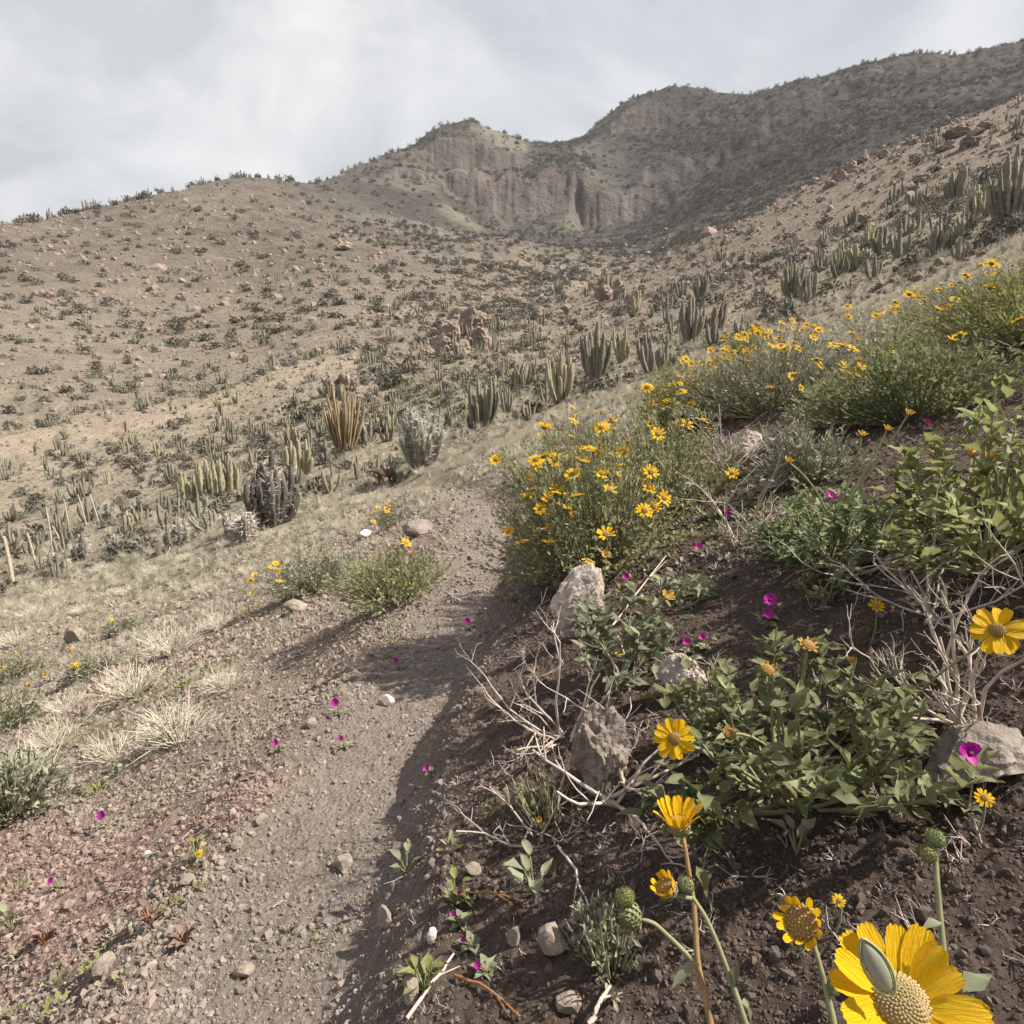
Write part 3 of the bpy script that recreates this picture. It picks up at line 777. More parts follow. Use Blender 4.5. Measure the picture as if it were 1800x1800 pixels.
# ---- cacti
def cactus_column(P, R, ribs=9, depth=.2, spines=0, r=None, slen=.05, tipspin=1.0):
    P = np.asarray(P, float); n = len(P); k = ribs * 2
    T = np.gradient(P, axis=0); T /= np.linalg.norm(T, axis=1)[:, None]
    A = np.cross(T, (0.2, .97, .1)); A /= np.linalg.norm(A, axis=1)[:, None]; B = np.cross(T, A)
    an = np.arange(k) * 2 * math.pi / k; rr = np.where(np.arange(k) % 2, 1 - depth, 1.0)
    V = (P[:, None] + R[:, None, None] * rr[None, :, None] * (A[:, None] * np.cos(an)[None, :, None] + B[:, None] * np.sin(an)[None, :, None])).reshape(-1, 3)
    V = np.r_[V, P[-1:] + T[-1:] * R[-1] * .4]
    i = np.arange(n - 1)[:, None] * k; j = np.arange(k)[None]; j2 = (j + 1) % k
    F = np.stack([i + j, i + j2, i + k + j2, i + k + j], -1).reshape(-1, 4)
    e = (n - 1) * k; capF = np.array([(e + q, e + (q + 1) % k, len(V) - 1) for q in range(k)])
    ch = [(V, F, 0), (V, capF, 0)]
    if spines:
        t = r.uniform(0, 1, spines) ** (1 / tipspin); f = t * (n - 1); i = np.clip(f.astype(int), 0, n - 2)
        c = P[i] + (P[i + 1] - P[i]) * (f - i)[:, None]; Ri = R[i]
        a = r.integers(0, ribs, spines) * 2 * math.pi / ribs
        o = A[i] * np.cos(a)[:, None] + B[i] * np.sin(a)[:, None]
        b = c + o * Ri[:, None] * .95; d = o + r.normal(0, .55, o.shape) + T[i] * .3
        d /= np.linalg.norm(d, axis=1)[:, None]; L = slen * r.uniform(.5, 1.3, spines); w = slen * .035
        s = np.cross(d, r.normal(0, 1, d.shape)); s /= np.linalg.norm(s, axis=1)[:, None]
        V2 = np.stack([b - s * w, b + s * w, b + d * L[:, None]], 1).reshape(-1, 3)
        ch.append((V2, np.arange(len(V2)).reshape(-1, 3), 1))
    return ch
def cactus_parts(n, Hh, spread, colr, seed, spines=0, slen=.05, lean=0., upright=.5, basew=.25, minh=.45):
    """list of chunk lists, one for each column of a clump"""
    r = np.random.default_rng(seed); res = []
    for k in range(n):
        a = 2 * math.pi * k / n * 1.618 * 2 + r.uniform(-.3, .3); e = math.sqrt((k + .3) / n)
        top = np.array([spread * e * math.cos(a), spread * e * math.sin(a), 0]); base = top * basew
        hh = Hh * r.uniform(minh, 1.0) * (1 - .25 * e)
        tip = top * 1.0 + np.array([lean * hh, 0, hh])
        P = curve(base + np.array([0, 0, -.05]), tip, top * .30 * (1 - upright) * 2 - np.array([0, 0, .12 * hh * e]), 9)
        P += np.c_[r.normal(0, colr * .12, (9, 2)), np.zeros(9)]
        R = colr * r.uniform(.85, 1.15) * np.array([.75, .92, 1, 1.03, 1, 1, .97, .85, .42])
        res.append(cactus_column(P, R, 7, .36, spines, r, slen, 1.6))
    return res
def cactus(base, n, Hh, spread, colr, label, m, seed=0, rz=0., group=None, name='columnar_cactus', **kw):
    root = empty(name, base, label, 'cactus', group, rz)
    for ch in cactus_parts(n, Hh, spread, colr, seed, **kw):
        link('column', new_mesh('column', ch, [m, M_spine]), root)
    return root

# ---- scatter of uncountable small stuff with geometry nodes
def scatter(name, protos, P, sc, rot, pick, label, cat, tint=None):
    me = bpy.data.meshes.new(name); me.vertices.add(len(P)); me.vertices.foreach_set('co', np.asarray(P, np.float32).ravel())
    a = me.attributes.new('sc', 'FLOAT', 'POINT'); a.data.foreach_set('value', np.asarray(sc, np.float32))
    a = me.attributes.new('rot', 'FLOAT_VECTOR', 'POINT'); a.data.foreach_set('vector', np.asarray(rot, np.float32).ravel())
    a = me.attributes.new('pick', 'INT', 'POINT'); a.data.foreach_set('value', np.asarray(pick, np.int32))
    if tint is not None:
        a = me.attributes.new('tint', 'FLOAT_VECTOR', 'POINT'); a.data.foreach_set('vector', np.asarray(tint, np.float32).ravel())
    o = link(name, me)
    g = bpy.data.node_groups.new(name, 'GeometryNodeTree')
    g.interface.new_socket('Geometry', in_out='INPUT', socket_type='NodeSocketGeometry'); g.interface.new_socket('Geometry', in_out='OUTPUT', socket_type='NodeSocketGeometry')
    gi, go = g.nodes.new('NodeGroupInput'), g.nodes.new('NodeGroupOutput'); jn = g.nodes.new('GeometryNodeJoinGeometry')
    def attr(nm, typ):
        x = g.nodes.new('GeometryNodeInputNamedAttribute'); x.data_type = typ; x.inputs['Name'].default_value = nm; return [s for s in x.outputs if s.enabled and s.name == 'Attribute'][0]
    s_, r_, p_ = attr('sc', 'FLOAT'), attr('rot', 'FLOAT_VECTOR'), attr('pick', 'INT')
    for k, pm in enumerate(protos):
        po = bpy.data.objects.new(name + '_piece', pm)
        oi = g.nodes.new('GeometryNodeObjectInfo'); oi.inputs['Object'].default_value = po
        ip = g.nodes.new('GeometryNodeInstanceOnPoints'); cp = g.nodes.new('FunctionNodeCompare'); cp.data_type = 'INT'; cp.operation = 'EQUAL'
        ii = [s for s in cp.inputs if s.enabled and s.type == 'INT']
        g.links.new(p_, ii[0]); ii[1].default_value = k
        g.links.new(gi.outputs[0], ip.inputs['Points']); g.links.new(cp.outputs[0], ip.inputs['Selection']); g.links.new(oi.outputs['Geometry'], ip.inputs['Instance'])
        g.links.new(r_, ip.inputs['Rotation']); g.links.new(s_, ip.inputs['Scale']); g.links.new(ip.outputs[0], jn.inputs[0])
    g.links.new(jn.outputs[0], go.inputs[0])
    md = o.modifiers.new('scatter', 'NODES'); md.node_group = g
    return tag(o, label, cat, None, 'stuff')
def polar(n, r0, r1, a0=-60, a1=62, seed=0, power=1.0):
    r = np.random.default_rng(seed)
    a = np.radians(r.uniform(a0, a1, n)); rr = np.exp(np.log(r0) + (np.log(r1) - np.log(r0)) * r.uniform(0, 1, n) ** power)
    return rr * np.sin(a), rr * np.cos(a), rr, a, r

# ---------------------------------------------------------------- rocks that stand out
rock(1020, 1132, 92, 158, 'tall craggy pale pink rock standing beside the path below the yellow flowering shrub', M_rock, 3, tilt=.55, deep=.6, sink=.15, sub=5, rough=.36)
rock(1203, 1240, 78, 82, 'pointed pale rock behind the bare grey twig shrub', M_rock, 8, tilt=-.35, deep=.6, sub=5, rough=.5)
rock(1062, 1395, 118, 140, 'dark brown rock half buried under the bare grey twig shrub', M_rockd, 12, deep=.9, sink=.35, sub=5, rough=.6)
rock(1318, 800, 66, 48, 'two-toned rounded rock between dry twigs and the sage clump', M_rock, 15, tilt=.2, sub=4)
rock(1745, 1385, 180, 90, 'broad flat grey rock under the large magenta flower', M_rockd, 21, tilt=-.25, deep=.9, sink=.4, sub=4, rough=.4)
rock(1505, 705, 42, 36, 'small brown rock in the gap between two yellow flowering shrubs', M_rockd, 24)
rock(120, 1135, 52, 36, 'flat pale slab lying tilted in dry grass', M_stone, 27, tilt=-.5, deep=.5)
rock(515, 1082, 44, 26, 'blocky pale rock at the foot of the low sage shrubs', M_stone, 30, deep=.8)
rock(640, 946, 28, 15, 'whitish oval stone beside the small yellow flower clump', M_rockw, 33)
rock(735, 945, 60, 32, 'brown rock at the edge of the red ground cover', M_rockd, 34)
small = [(972, 1694, 62, 62, 'angular olive brown stone among dark gravel', M_stone), (722, 1772, 38, 62, 'upright grey stone beside the dry stalk', M_stone),
         (676, 1632, 34, 42, 'small upright tan stone at the path edge', M_stone), (760, 1662, 24, 30, 'smooth white pebble among gravel', M_rockw),
         (255, 1512, 20, 16, 'tiny white pebble on the open left slope', M_rockw), (425, 1728, 38, 26, 'low grey stone set in the path', M_stone),
         (176, 1722, 46, 36, 'flat tilted stone casting a dark shadow', M_stone), (412, 1498, 28, 24, 'round grey clod by the path', M_stone),
         (458, 1455, 26, 20, 'pale stone with a dark hollow next to it', M_stone), (545, 1283, 28, 18, 'squared pale stone on the slope', M_stone),
         (682, 1242, 26, 22, 'bright knobbly stone on the path margin', M_rockw), (600, 1538, 44, 26, 'earthy clod in the middle of the path', M_stone),
         (905, 1668, 34, 40, 'dark stone leaning on gravel beside the magenta buds', M_stone), (1000, 1790, 60, 40, 'dark stone lying flat beside the pale stick', M_stone),
         (830, 1545, 34, 26, 'round dark pebble below the twig shrub', M_stone), (1440, 1150, 26, 18, 'small stone behind the broad leaved shrub', M_stone),
         (560, 1210, 24, 16, 'small tan stone in the red ground cover', M_stone), (325, 1560, 30, 20, 'brown clod with straw beside it', M_stone),
         (120, 1600, 26, 18, 'grey pebble among red leaves', M_stone), (700, 1500, 30, 18, 'half shaded clod on the path edge', M_stone)]
for i, (x, y, w, h, lb, m) in enumerate(small):
    rock(x, y, w, h, lb, m, 40 + i, rz=i * 1.3, deep=.85, sink=.25, name='stone', cat='stone', sub=2, rough=.25)

# ---------------------------------------------------------------- broad leaved shrubs close by
bA, tA = hit(1385, 1400)
A = leafy_bush('broadleaf_shrub', bA, .200, .20, 34, 300, .037, 'low broad leaved green shrub with wavy leaves behind the bare bank', seed=3, lean=(-.02, -.03), extra=620)
bB, tB = hit(1735, 1000)
B = leafy_bush('broadleaf_shrub', bB, .22, .29, 34, 300, .044, 'tall bright green broad leaved shrub with upright stems beside the dead twigs', seed=5, extra=700, leaves=leaf_meb)
bC, tC = hit(1455, 990)
Cb = leafy_bush('broadleaf_shrub', bC, .20, .16, 34, 300, .030, 'dark green leafy shrub next to the taller bright green one', seed=8, extra=900)
bD, tD = hit(1090, 1195)
D = leafy_bush('broadleaf_shrub', bD, .15, .17, 18, 190, .042, 'small grey green leafy shrub beside the craggy pink rock', leaves=leaf_me2, seed=11, extra=160)
bE, tE = hit(1195, 1065)
E_ = leafy_bush('broadleaf_shrub', bE, .085, .085, 12, 110, .034, 'tiny blue green rosette on dark soil above the pointed rock', leaves=leaf_me2, seed=13)
bF, tF = hit(1462, 1050)
leafy_bush('broadleaf_shrub', bF, .09, .08, 12, 110, .030, 'small dark clump at the lower edge of the leafy shrub pair', seed=14)
bL, tL = hit(1425, 848)
fine_bush('sage_shrub', bL, .16, .18, 110, 1800, .020, 'rounded silvery sage clump beside the two-toned rock', M_folp, M_stem, 17, upright=.8)
# flowers that belong to these shrubs
fA = at(1185, 1298, .70)
link('flower_stalk', new_mesh('flower_stalk', [(*tube(curve(bA + (-.03, -.02, .02), fA - np.array([0, -.012, .01]), (-.03, .0, .03), 8) - bA, .0021, 6), 0)], [M_stem]), A)
flower_parts(A, bA, fA, (-.10, -.9, .30), .046, 84, 14, seed=1, dr=.15, wmul=1.25)
for i, (x, y, dd, op) in enumerate([(1420, 1135, .030, 48), (1350, 1178, .028, 30), (1283, 1290, .027, 25), (1545, 1347, .026, 20), (1385, 1395, .022, 15)]):
    p = at(x, y, tA - .07)
    link('flower_stalk', new_mesh('flower_stalk', [(*tube(curve(bA + (.0, 0, .03), p, (0, 0, .03), 7) - bA, .0018, 5), 0)], [M_stem]), A)
    flower_parts(A, bA, p, (.1, -.5, .9), dd, op, 10, seed=10 + i, withered=True, dr=.26)
for i, (x, y) in enumerate([(1708, 800), (1738, 806), (1560, 660 + 95), (1597, 728), (1515, 765), (1385, 812)]):
    p = at(x, y, (tB if i < 2 else tC) * .97); bb, par = (bB, B) if i < 2 else (bC, Cb)
    link('flower_stalk', new_mesh('flower_stalk', [(*tube(curve(bb + (0, 0, .08), p, (.02, 0, .02), 7) - bb, .0022, 5), 0)], [M_stem]), par)
    place_flower(par, bb, p, (.2, -.3, .9), .030, spent_fl[i % 2], 'spent_flower')
for i, (x, y) in enumerate([(1172, 1050), (1080, 1090 + 60)]):
    p = at(x, y, tD * .96)
    link('flower_stalk', new_mesh('flower_stalk', [(*tube(curve(bD + (0, 0, .05), p, (.0, 0, .02), 7) - bD, .002, 5), 0)], [M_stem]), D)
    place_flower(D, bD, p, (.2, -.5, .8), .034, spent_fl[i], 'spent_flower')

# ---------------------------------------------------------------- foreground flower stalks
def stalk(root, base, pts, r0, r1, m, k=8):
    P = np.array([at(*p) for p in pts]) - base
    P = resample(P, 6 * len(pts))
    for _ in range(3): P[1:-1] = (P[:-2] + 2 * P[1:-1] + P[2:]) / 4
    return link('stalk', new_mesh('stalk', [(*tube(P, np.linspace(r0, r1, len(P)) * .72, k), 0)], [m]), root)
KD = 1.0
def gbase(px, py, depth):
    p = at(px, py, depth); return np.array([p[0], p[1], float(gz(p[0], p[1]))])
def bud(root, base, pos, r, n=(0, -.3, 1), m=None, seed=0, tips=True):
    """closed head: overlapping bracts round a dome"""
    rr = np.random.default_rng(seed); V, F = sphere(10, 6, -.75)
    ch = [(V * np.array([1, 1, .85]), F, 0)]
    k = np.arange(90); z = .97 - 1.6 * (k + .5) / 90; a = k * 2.4; q = np.sqrt(np.maximum(1 - z * z, 0.05))
    p = np.c_[q * np.cos(a), q * np.sin(a), z * .85]; nn = p / np.linalg.norm(p, axis=1)[:, None]; yy = np.array([0, 0, 1.0]) - nn * nn[:, 2:]; yy /= np.linalg.norm(yy, axis=1)[:, None] + 1e-6; yy = yy * .96 + nn * .22; xx = np.cross(yy, nn)
    v, f = merge_inst(SMALL_V * np.array([1.15, .8, .6]), SMALL_F, np.stack([xx, yy, nn], -1), p * 1.01, .60 * rr.uniform(.7, 1.3, 90))
    ch.append((v, f, 0))
    o = link('bud', new_mesh('bud', ch, [m or M_bud]), root)
    o.matrix_local = Matrix.Translation(Vector(pos) - Vector(base)) @ axis_frame(n, seed).to_4x4() @ Matrix.Scale(r * .8, 4)
    return o
def leaf_on(root, base, px, py, depth, d, s, k=0):
    link('leaf', leaf_me2[k % 6], root, mat4=m4(frames(np.array([d], float))[0], at(px, py, depth) - base, s))

_at = at
def at(px, py, d): return _at(px, py, d * KD)
KD = .84
# tall stalk with an upright half open head
b1 = gbase(1262, 1880, .60)
V1 = empty('daisy_plant', b1, 'upright russet stem topped by a half open yellow daisy with buds below', 'flower')
stalk(V1, b1, [(1262, 1880, .60), (1250, 1800, .615), (1226, 1695, .635), (1220, 1590, .655), (1212, 1540, .665), (1203, 1480, .675), (1197, 1462, .68)], .0042, .0026, mat('stem_brown', (.24, .15, .07), .7, .3, 50))
flower_parts(V1, b1, at(1193, 1450, .68), (-.05, .08, 1), .042, 24, 17, seed=3, dr=.25, plen=2.0)
stalk(V1, b1, [(1320, 1830, .60), (1300, 1765, .61), (1262, 1660, .625), (1240, 1610, .635), (1218, 1578, .65)], .0036, .0024, M_stem)
stalk(V1, b1, [(1226, 1697, .632), (1190, 1660, .635), (1150, 1622, .638), (1125, 1615, .64)], .0030, .0022, M_stem)
stalk(V1, b1, [(1218, 1580, .65), (1195, 1576, .648), (1178, 1572, .645)], .0026, .0022, M_stem)
bud(V1, b1, at(1206, 1556, .648), .0085, (0, -.5, 1), seed=1)
bud(V1, b1, at(1107, 1608, .64), .0135, (-.8, -.5, .3), seed=2)
bud(V1, b1, at(1099, 1578, .64), .0095, (-.2, -.3, 1), M_leafy, seed=3)
flower_parts(V1, b1, at(1172, 1562, .645), (-.6, -.2, .9), .026, 15, 9, seed=4, dr=.36, plen=1.2)
leaf_on(V1, b1, 1222, 1702, .632, (-.9, -.2, -.35), .024, 1); leaf_on(V1, b1, 1290, 1735, .612, (.3, 0, .9), .022, 2); leaf_on(V1, b1, 1303, 1760, .610, (.5, 0, -.5), .02, 3)
KD = .82
# smaller stalk with a closing head
b2 = gbase(1475, 1880, .56)
V2 = empty('daisy_plant', b2, 'short stem with a small closing yellow daisy beside the very large one', 'flower')
stalk(V2, b2, [(1475, 1880, .56), (1466, 1800, .575), (1450, 1730, .585), (1432, 1665, .595), (1424, 1645, .60)], .0040, .0026, M_stem)
flower_parts(V2, b2, at(1410, 1622, .60), (-.55, -.62, .6), .035, 26, 13, seed=5, dr=.36, plen=1.05)
leaf_on(V2, b2, 1457, 1750, .583, (.5, 0, .9), .024, 2); bud(V2, b2, at(1463, 1738, .583), .006, (.2, 0, 1), seed=5); leaf_on(V2, b2, 1424, 1648, .597, (-.6, -.4, -.3), .016, 4)
KD = 1.0
# the big daisy right in front
b3 = gbase(1640, 2300, .30)
V3 = empty('daisy_plant', b3, 'very large yellow daisy with a broad tan centre and a pod on its petals', 'flower')
stalk(V3, b3, [(1640, 2300, .30), (1625, 2000, .285), (1600, 1850, .275), (1590, 1800, .270)], .0032, .0024, M_stem)
c3 = at(1583, 1762, .268)
flower_parts(V3, b3, c3, (-.15, -.52, .84), .066, 60, 16, big=True, seed=9, dr=.165, plen=2.0, wmul=1.45)
leaf_on(V3, b3, 1695, 1745, .29, (.8, .2, .45), .016, 0)
bud(V3, b3, at(1642, 1712, .30), .006, (.4, 0, 1), M_leaf2, seed=8)
pv, pf = sphere(18, 12, -1.0)
body = pv * np.array([.38, 1.0, .20]); body[:, 0] *= (1 - .35 * np.maximum(body[:, 1], 0) ** 2); tipm = body[:, 1] > .6; body[tipm, 0] *= 1 - .6 * (body[tipm, 1] - .6)
M_pod = mat('pod_skin', (.25, .26, .19), .5, .18, 900, spec=.4); M_rim = mat('pod_rim', (.30, .30, .14), .55, .2, 900)
pod = link('seed_pod', new_mesh('seed_pod', [(body, pf, 0)], [M_pod]))
ra = np.linspace(0, 2 * math.pi, 41)
rp_ = np.c_[.43 * np.sin(ra), 1.03 * np.cos(ra), np.full(41, .06)]; rp_[:, 0] *= (1 - .35 * np.maximum(rp_[:, 1], 0) ** 2)
link('rim', new_mesh('rim', [(*tube(rp_, .048, 8), 0)], [M_rim]), pod)
pp = at(1540, 1698, .261)
Yx = Vector(at(1510, 1655, .252) - at(1553, 1738, .250)).normalized(); Zx = (Vector((0, 0, H)) - Vector(pp)).normalized(); Zx = (Zx - Yx * Zx.dot(Yx)).normalized(); Xx = Yx.cross(Zx)
pod.matrix_world = Matrix.Translation(Vector(pp)) @ Matrix((Xx, Yx, Zx)).transposed().to_4x4() @ Matrix.Scale(.0115, 4)
tag(pod, 'boat-shaped grey green pod with yellowish rim resting on the very large daisy', 'pod')
KD = .80
# bud stalk at the right
b4 = gbase(1690, 1900, .55)
V4 = empty('daisy_plant', b4, 'straight stem ending in two closed grey green buds', 'flower')
stalk(V4, b4, [(1690, 1900, .55), (1668, 1760, .57), (1655, 1640, .59), (1646, 1540, .605), (1644, 1490, .615)], .0038, .0026, M_stem)
bud(V4, b4, at(1645, 1474, .615), .0085, (.2, -.2, 1), seed=11); bud(V4, b4, at(1631, 1502, .61), .0080, (-.5, -.3, .9), M_leafy, seed=12)
leaf_on(V4, b4, 1655, 1622, .59, (-.9, -.2, .1), .018, 3)
KD = 1.0
# daisy on a long arching stem at the right edge
bR, tR = hit(1560, 1300); bR = bR
V5 = empty('daisy_plant', bR, 'wide open bright yellow daisy on a long arching stem over dead twigs', 'flower')
fR = at(1752, 1108, .72)
stalk(V5, bR, [(1560, 1300, tR), (1590, 1245, .80), (1650, 1185, .76), (1715, 1140, .735), (1738, 1118, .728)], .0026, .0018, M_stem)
flower_parts(V5, bR, fR, (-.28, -.85, .42), .060, 86, 12, seed=21, plen=2.5, dr=.14, wmul=1.25)

# ---------------------------------------------------------------- flowering sage shrubs
G1, tG = hit(1035, 1035)
fine_bush('flowering_shrub', G1 + (.03, .14, 0), .30, .46, 330, 9000, .019, 'large rounded grey green shrub full of open yellow daisies beside the path', M_fol, M_stem, 31, flowers=42, fd=.048, upright=.35, stalk=.035, spent=16, sel=lambda t: (t[1] < .02) * .32)
G2, _ = hit(1165, 925)
fine_bush('flowering_shrub', G2 + (0, .15, 0), .34, .42, 260, 6500, .020, 'grey green daisy shrub adjoining the big rounded one on its uphill side', M_fol, M_stem, 32, flowers=16, fd=.054, stalk=.06, spent=6)
G3, _ = hit(1015, 800)
fine_bush('flowering_shrub', G3, .50, .42, 320, 6000, .026, 'pale dry looking shrub behind the big rounded daisy shrub', M_folp, M_straw, 33, flowers=5, fd=.07, stalk=.1, upright=.7)
H1, _ = hit(1225, 770)
fine_bush('green_shrub', H1 + (0, .2, 0), .36, .50, 320, 8000, .020, 'dense yellow green shrub with no open flowers at its top', M_leafy, M_stem, 34, flowers=1, fd=.07, upright=.6)
I1, _ = hit(1385, 725)
fine_bush('flowering_shrub', I1 + (0, .3, 0), .62, .42, 360, 8000, .026, 'broad shrub crowned with a thick mass of small yellow daisies', M_folp, M_stem, 35, flowers=130, fd=.052, stalk=.07, sel=lambda t: (t[2] > .40) * .6 + (t[0] < .3) * .2)
J1, _ = hit(1650, 735)
fine_bush('flowering_shrub', J1 + (0, .15, 0), .34, .28, 280, 6000, .024, 'dark leafy daisy shrub with scattered open flowers on tall stems', M_folg, M_stem, 36, flowers=10, fd=.055, stalk=.10, spent=5)
M1, _ = hit(1560, 640)
fine_bush('dry_stem_shrub', M1 + (0, .1, 0), .70, .38, 320, 1800, .03, 'clump of upright pale dry stems between the daisy shrubs', M_folp, M_straw, 37, flowers=14, fd=.06, stalk=.06, upright=.9)
K1, _ = hit(1815, 600)
fine_bush('flowering_shrub', K1, .60, .32, 300, 6000, .026, 'bright green daisy shrub growing highest up the slope', M_leafy, M_stem, 38, flowers=26, fd=.06, stalk=.08)
fine_bush('flowering_shrub', hit(1730, 540)[0], .6, .28, 220, 3000, .03, 'loose straw coloured shrub with a few yellow daisies above the dark leafy one', M_folp, M_stem, 39, flowers=16, fd=.065, stalk=.08)
fine_bush('green_shrub', hit(1310, 620)[0], .5, .34, 220, 3600, .04, 'olive shrub at the crest of the slope below the cacti', M_leafy, M_stem, 40, upright=.6)
fine_bush('green_shrub', hit(1345, 660)[0], .45, .32, 180, 2600, .036, 'sage shrub filling the gap beside the flower crowned one', M_folp, M_stem, 41, upright=.6)
fine_bush('green_shrub', hit(1480, 745)[0], .22, .2, 110, 1300, .026, 'small sage clump on dark soil above the silvery one', M_fol, M_stem, 42, upright=.7)
N1, _ = hit(545, 1048)
fine_bush('flowering_shrub', N1 + (0, .15, 0), .36, .27, 280, 3400, .028, 'low spreading silvery shrub with yellow flowers along its outer edge', M_folp, M_stem, 43, flowers=9, fd=.062, stalk=.06, upright=.6, sel=lambda t: t[0] < -.12)
O1, _ = hit(680, 1068)
fine_bush('flowering_shrub', O1 + (0, .1, 0), .29, .22, 250, 3000, .022, 'low green shrub bordering the path with one open yellow daisy', M_fol, M_stem, 44, flowers=1, fd=.055, stalk=.05, spent=3)
Q1, _ = hit(690, 925)
fine_bush('flowering_shrub', Q1, .22, .22, 70, 900, .03, 'small shrub with a cluster of yellow flowers near the dog', M_folp, M_stem, 45, flowers=9, fd=.075, stalk=.08)
for i, (x, y, R_, h_, lb, nf) in enumerate([(15, 1200, .34, .30, 'yellow flowered grassy shrub highest on the lower left slope', 7), (10, 1290, .26, .26, 'grassy green shrub with one yellow daisy at its side', 2),
                                          (15, 1440, .20, .20, 'lush yellow green clump lowest on the left slope', 0), (160, 1190, .22, .17, 'dry tuft dotted with small yellow flowers', 5),
                                          (215, 1112, .22, .16, 'dull green tuft with two tiny yellow blooms', 3)]):
    fine_bush('grassy_shrub', hit(x, y)[0], R_, h_, 150, 1500, .03, lb, M_folp, M_straw if i > 2 else M_stem, 50 + i, flowers=nf, fd=.055, stalk=.05, upright=.8)

# ---------------------------------------------------------------- dead twig shrubs
R1, tR1 = hit(1000, 1300)
dry_shrub('dead_shrub', R1, .135, 12, .0026, 'sprawling leafless shrub of pale grey forked twigs beside the path', 61,
          dirs=[(-1.15, -.1, .45), (-.75, .1, .85), (-.45, .1, 1.15), (-.9, .3, .1), (-.3, -.7, .15), (.1, -.8, .2), (.5, -.6, .35), (.6, .1, .8), (.9, .3, .75), (.2, .3, 1.0), (.75, -.3, .15), (-.55, -.5, .05)], depth=3, spread=.5)
dry_shrub('dead_shrub', hit(1090, 1400)[0], .13, 7, .0032, 'small bare grey twigs curving over the half buried rock', 62, depth=2, zmul=.8)
S1, _ = hit(1690, 1290)
dry_shrub('dead_shrub', S1, .135, 11, .0028, 'leafless shrub of thick upright grey twigs beneath the arching yellow daisy', 63,
          dirs=[(-.8, .2, .6), (-.5, .1, 1.1), (-.2, .2, 1.25), (.1, .1, 1.2), (.35, .1, 1.0), (-1.0, .2, .25), (.7, .2, .6), (-.3, -.3, .5), (.9, 0, .2), (-.7, .5, .3), (.2, .5, .8)], depth=3, spread=.45)
dry_shrub('dead_shrub', hit(1300, 960)[0], .17, 9, .0028, 'pale dead twigs on the slope between the daisy shrub and leafy shrub', 64, depth=2)
dry_shrub('dead_shrub', hit(1275, 835)[0], .20, 10, .0034, 'fan of whitish dead twigs against the two-toned rock', 65, depth=2, zmul=1.5)
dry_shrub('dead_shrub', hit(1500, 1010)[0], .15, 9, .0020, 'thin brown dead twigs trailing under the leafy shrubs', 66, depth=2, zmul=.4)
dry_shrub('dead_shrub', hit(1640, 1090)[0], .15, 9, .0024, 'tangle of grey brown twigs below the tall leafy shrub', 67, depth=2, zmul=.7)
dry_shrub('dead_shrub', hit(940, 1470)[0], .11, 7, .0018, 'wispy dry plant low on the bank near the path', 68, depth=2, zmul=.8)
for i, (x, y, s, lb) in enumerate([(305, 1150, .30, 'pale dead tuft highest among the bare tufts on the left slope'), (235, 1225, .26, 'whitish dead tuft with curved stems above the fan shaped one'),
                                   (315, 1305, .22, 'fan shaped straw tuft with a shadow hollow at its foot'), (35, 1390, .24, 'tangled pale tuft beside the lush green clump'),
                                   (30, 1135, .3, 'bleached grass tuft next to the flat slab'), (100, 1310, .16, 'thin straw stems lying across bare soil')]):
    p = hit(x, y)[0]
    rt = empty('dead_tuft', p, lb, 'grass tuft')
    link('blades', tuft_mesh(s * .72, s * .62, 130, 70 + i, M_straw, .0022 * s / .22, 'blades'), rt)

for i, (x, y, s) in enumerate([(60, 1085, .30), (150, 1078, .26), (270, 1012, .30), (225, 1045, .24), (385, 1105, .20), (180, 1005, .30), (480, 945, .28), (575, 905, .30), (740, 835, .30), (95, 1050, .28),
                               (330, 985, .26), (640, 885, .26), (440, 1010, .22), (120, 1250, .18), (400, 1210, .14), (205, 1330, .14), (800, 800, .3), (870, 770, .3), (360, 1040, .2)]):
    rt = empty('dead_tuft', hit(x, y)[0], 'silvery dry tuft on the grassy shoulder of the slope beside the valley', 'grass tuft', 'silvery tufts on the grassy shoulder')
    link('blades', tuft_mesh(s * .8, s * .55, 110, 170 + i, M_straw, .0024 * s / .22, 'blades'), rt)

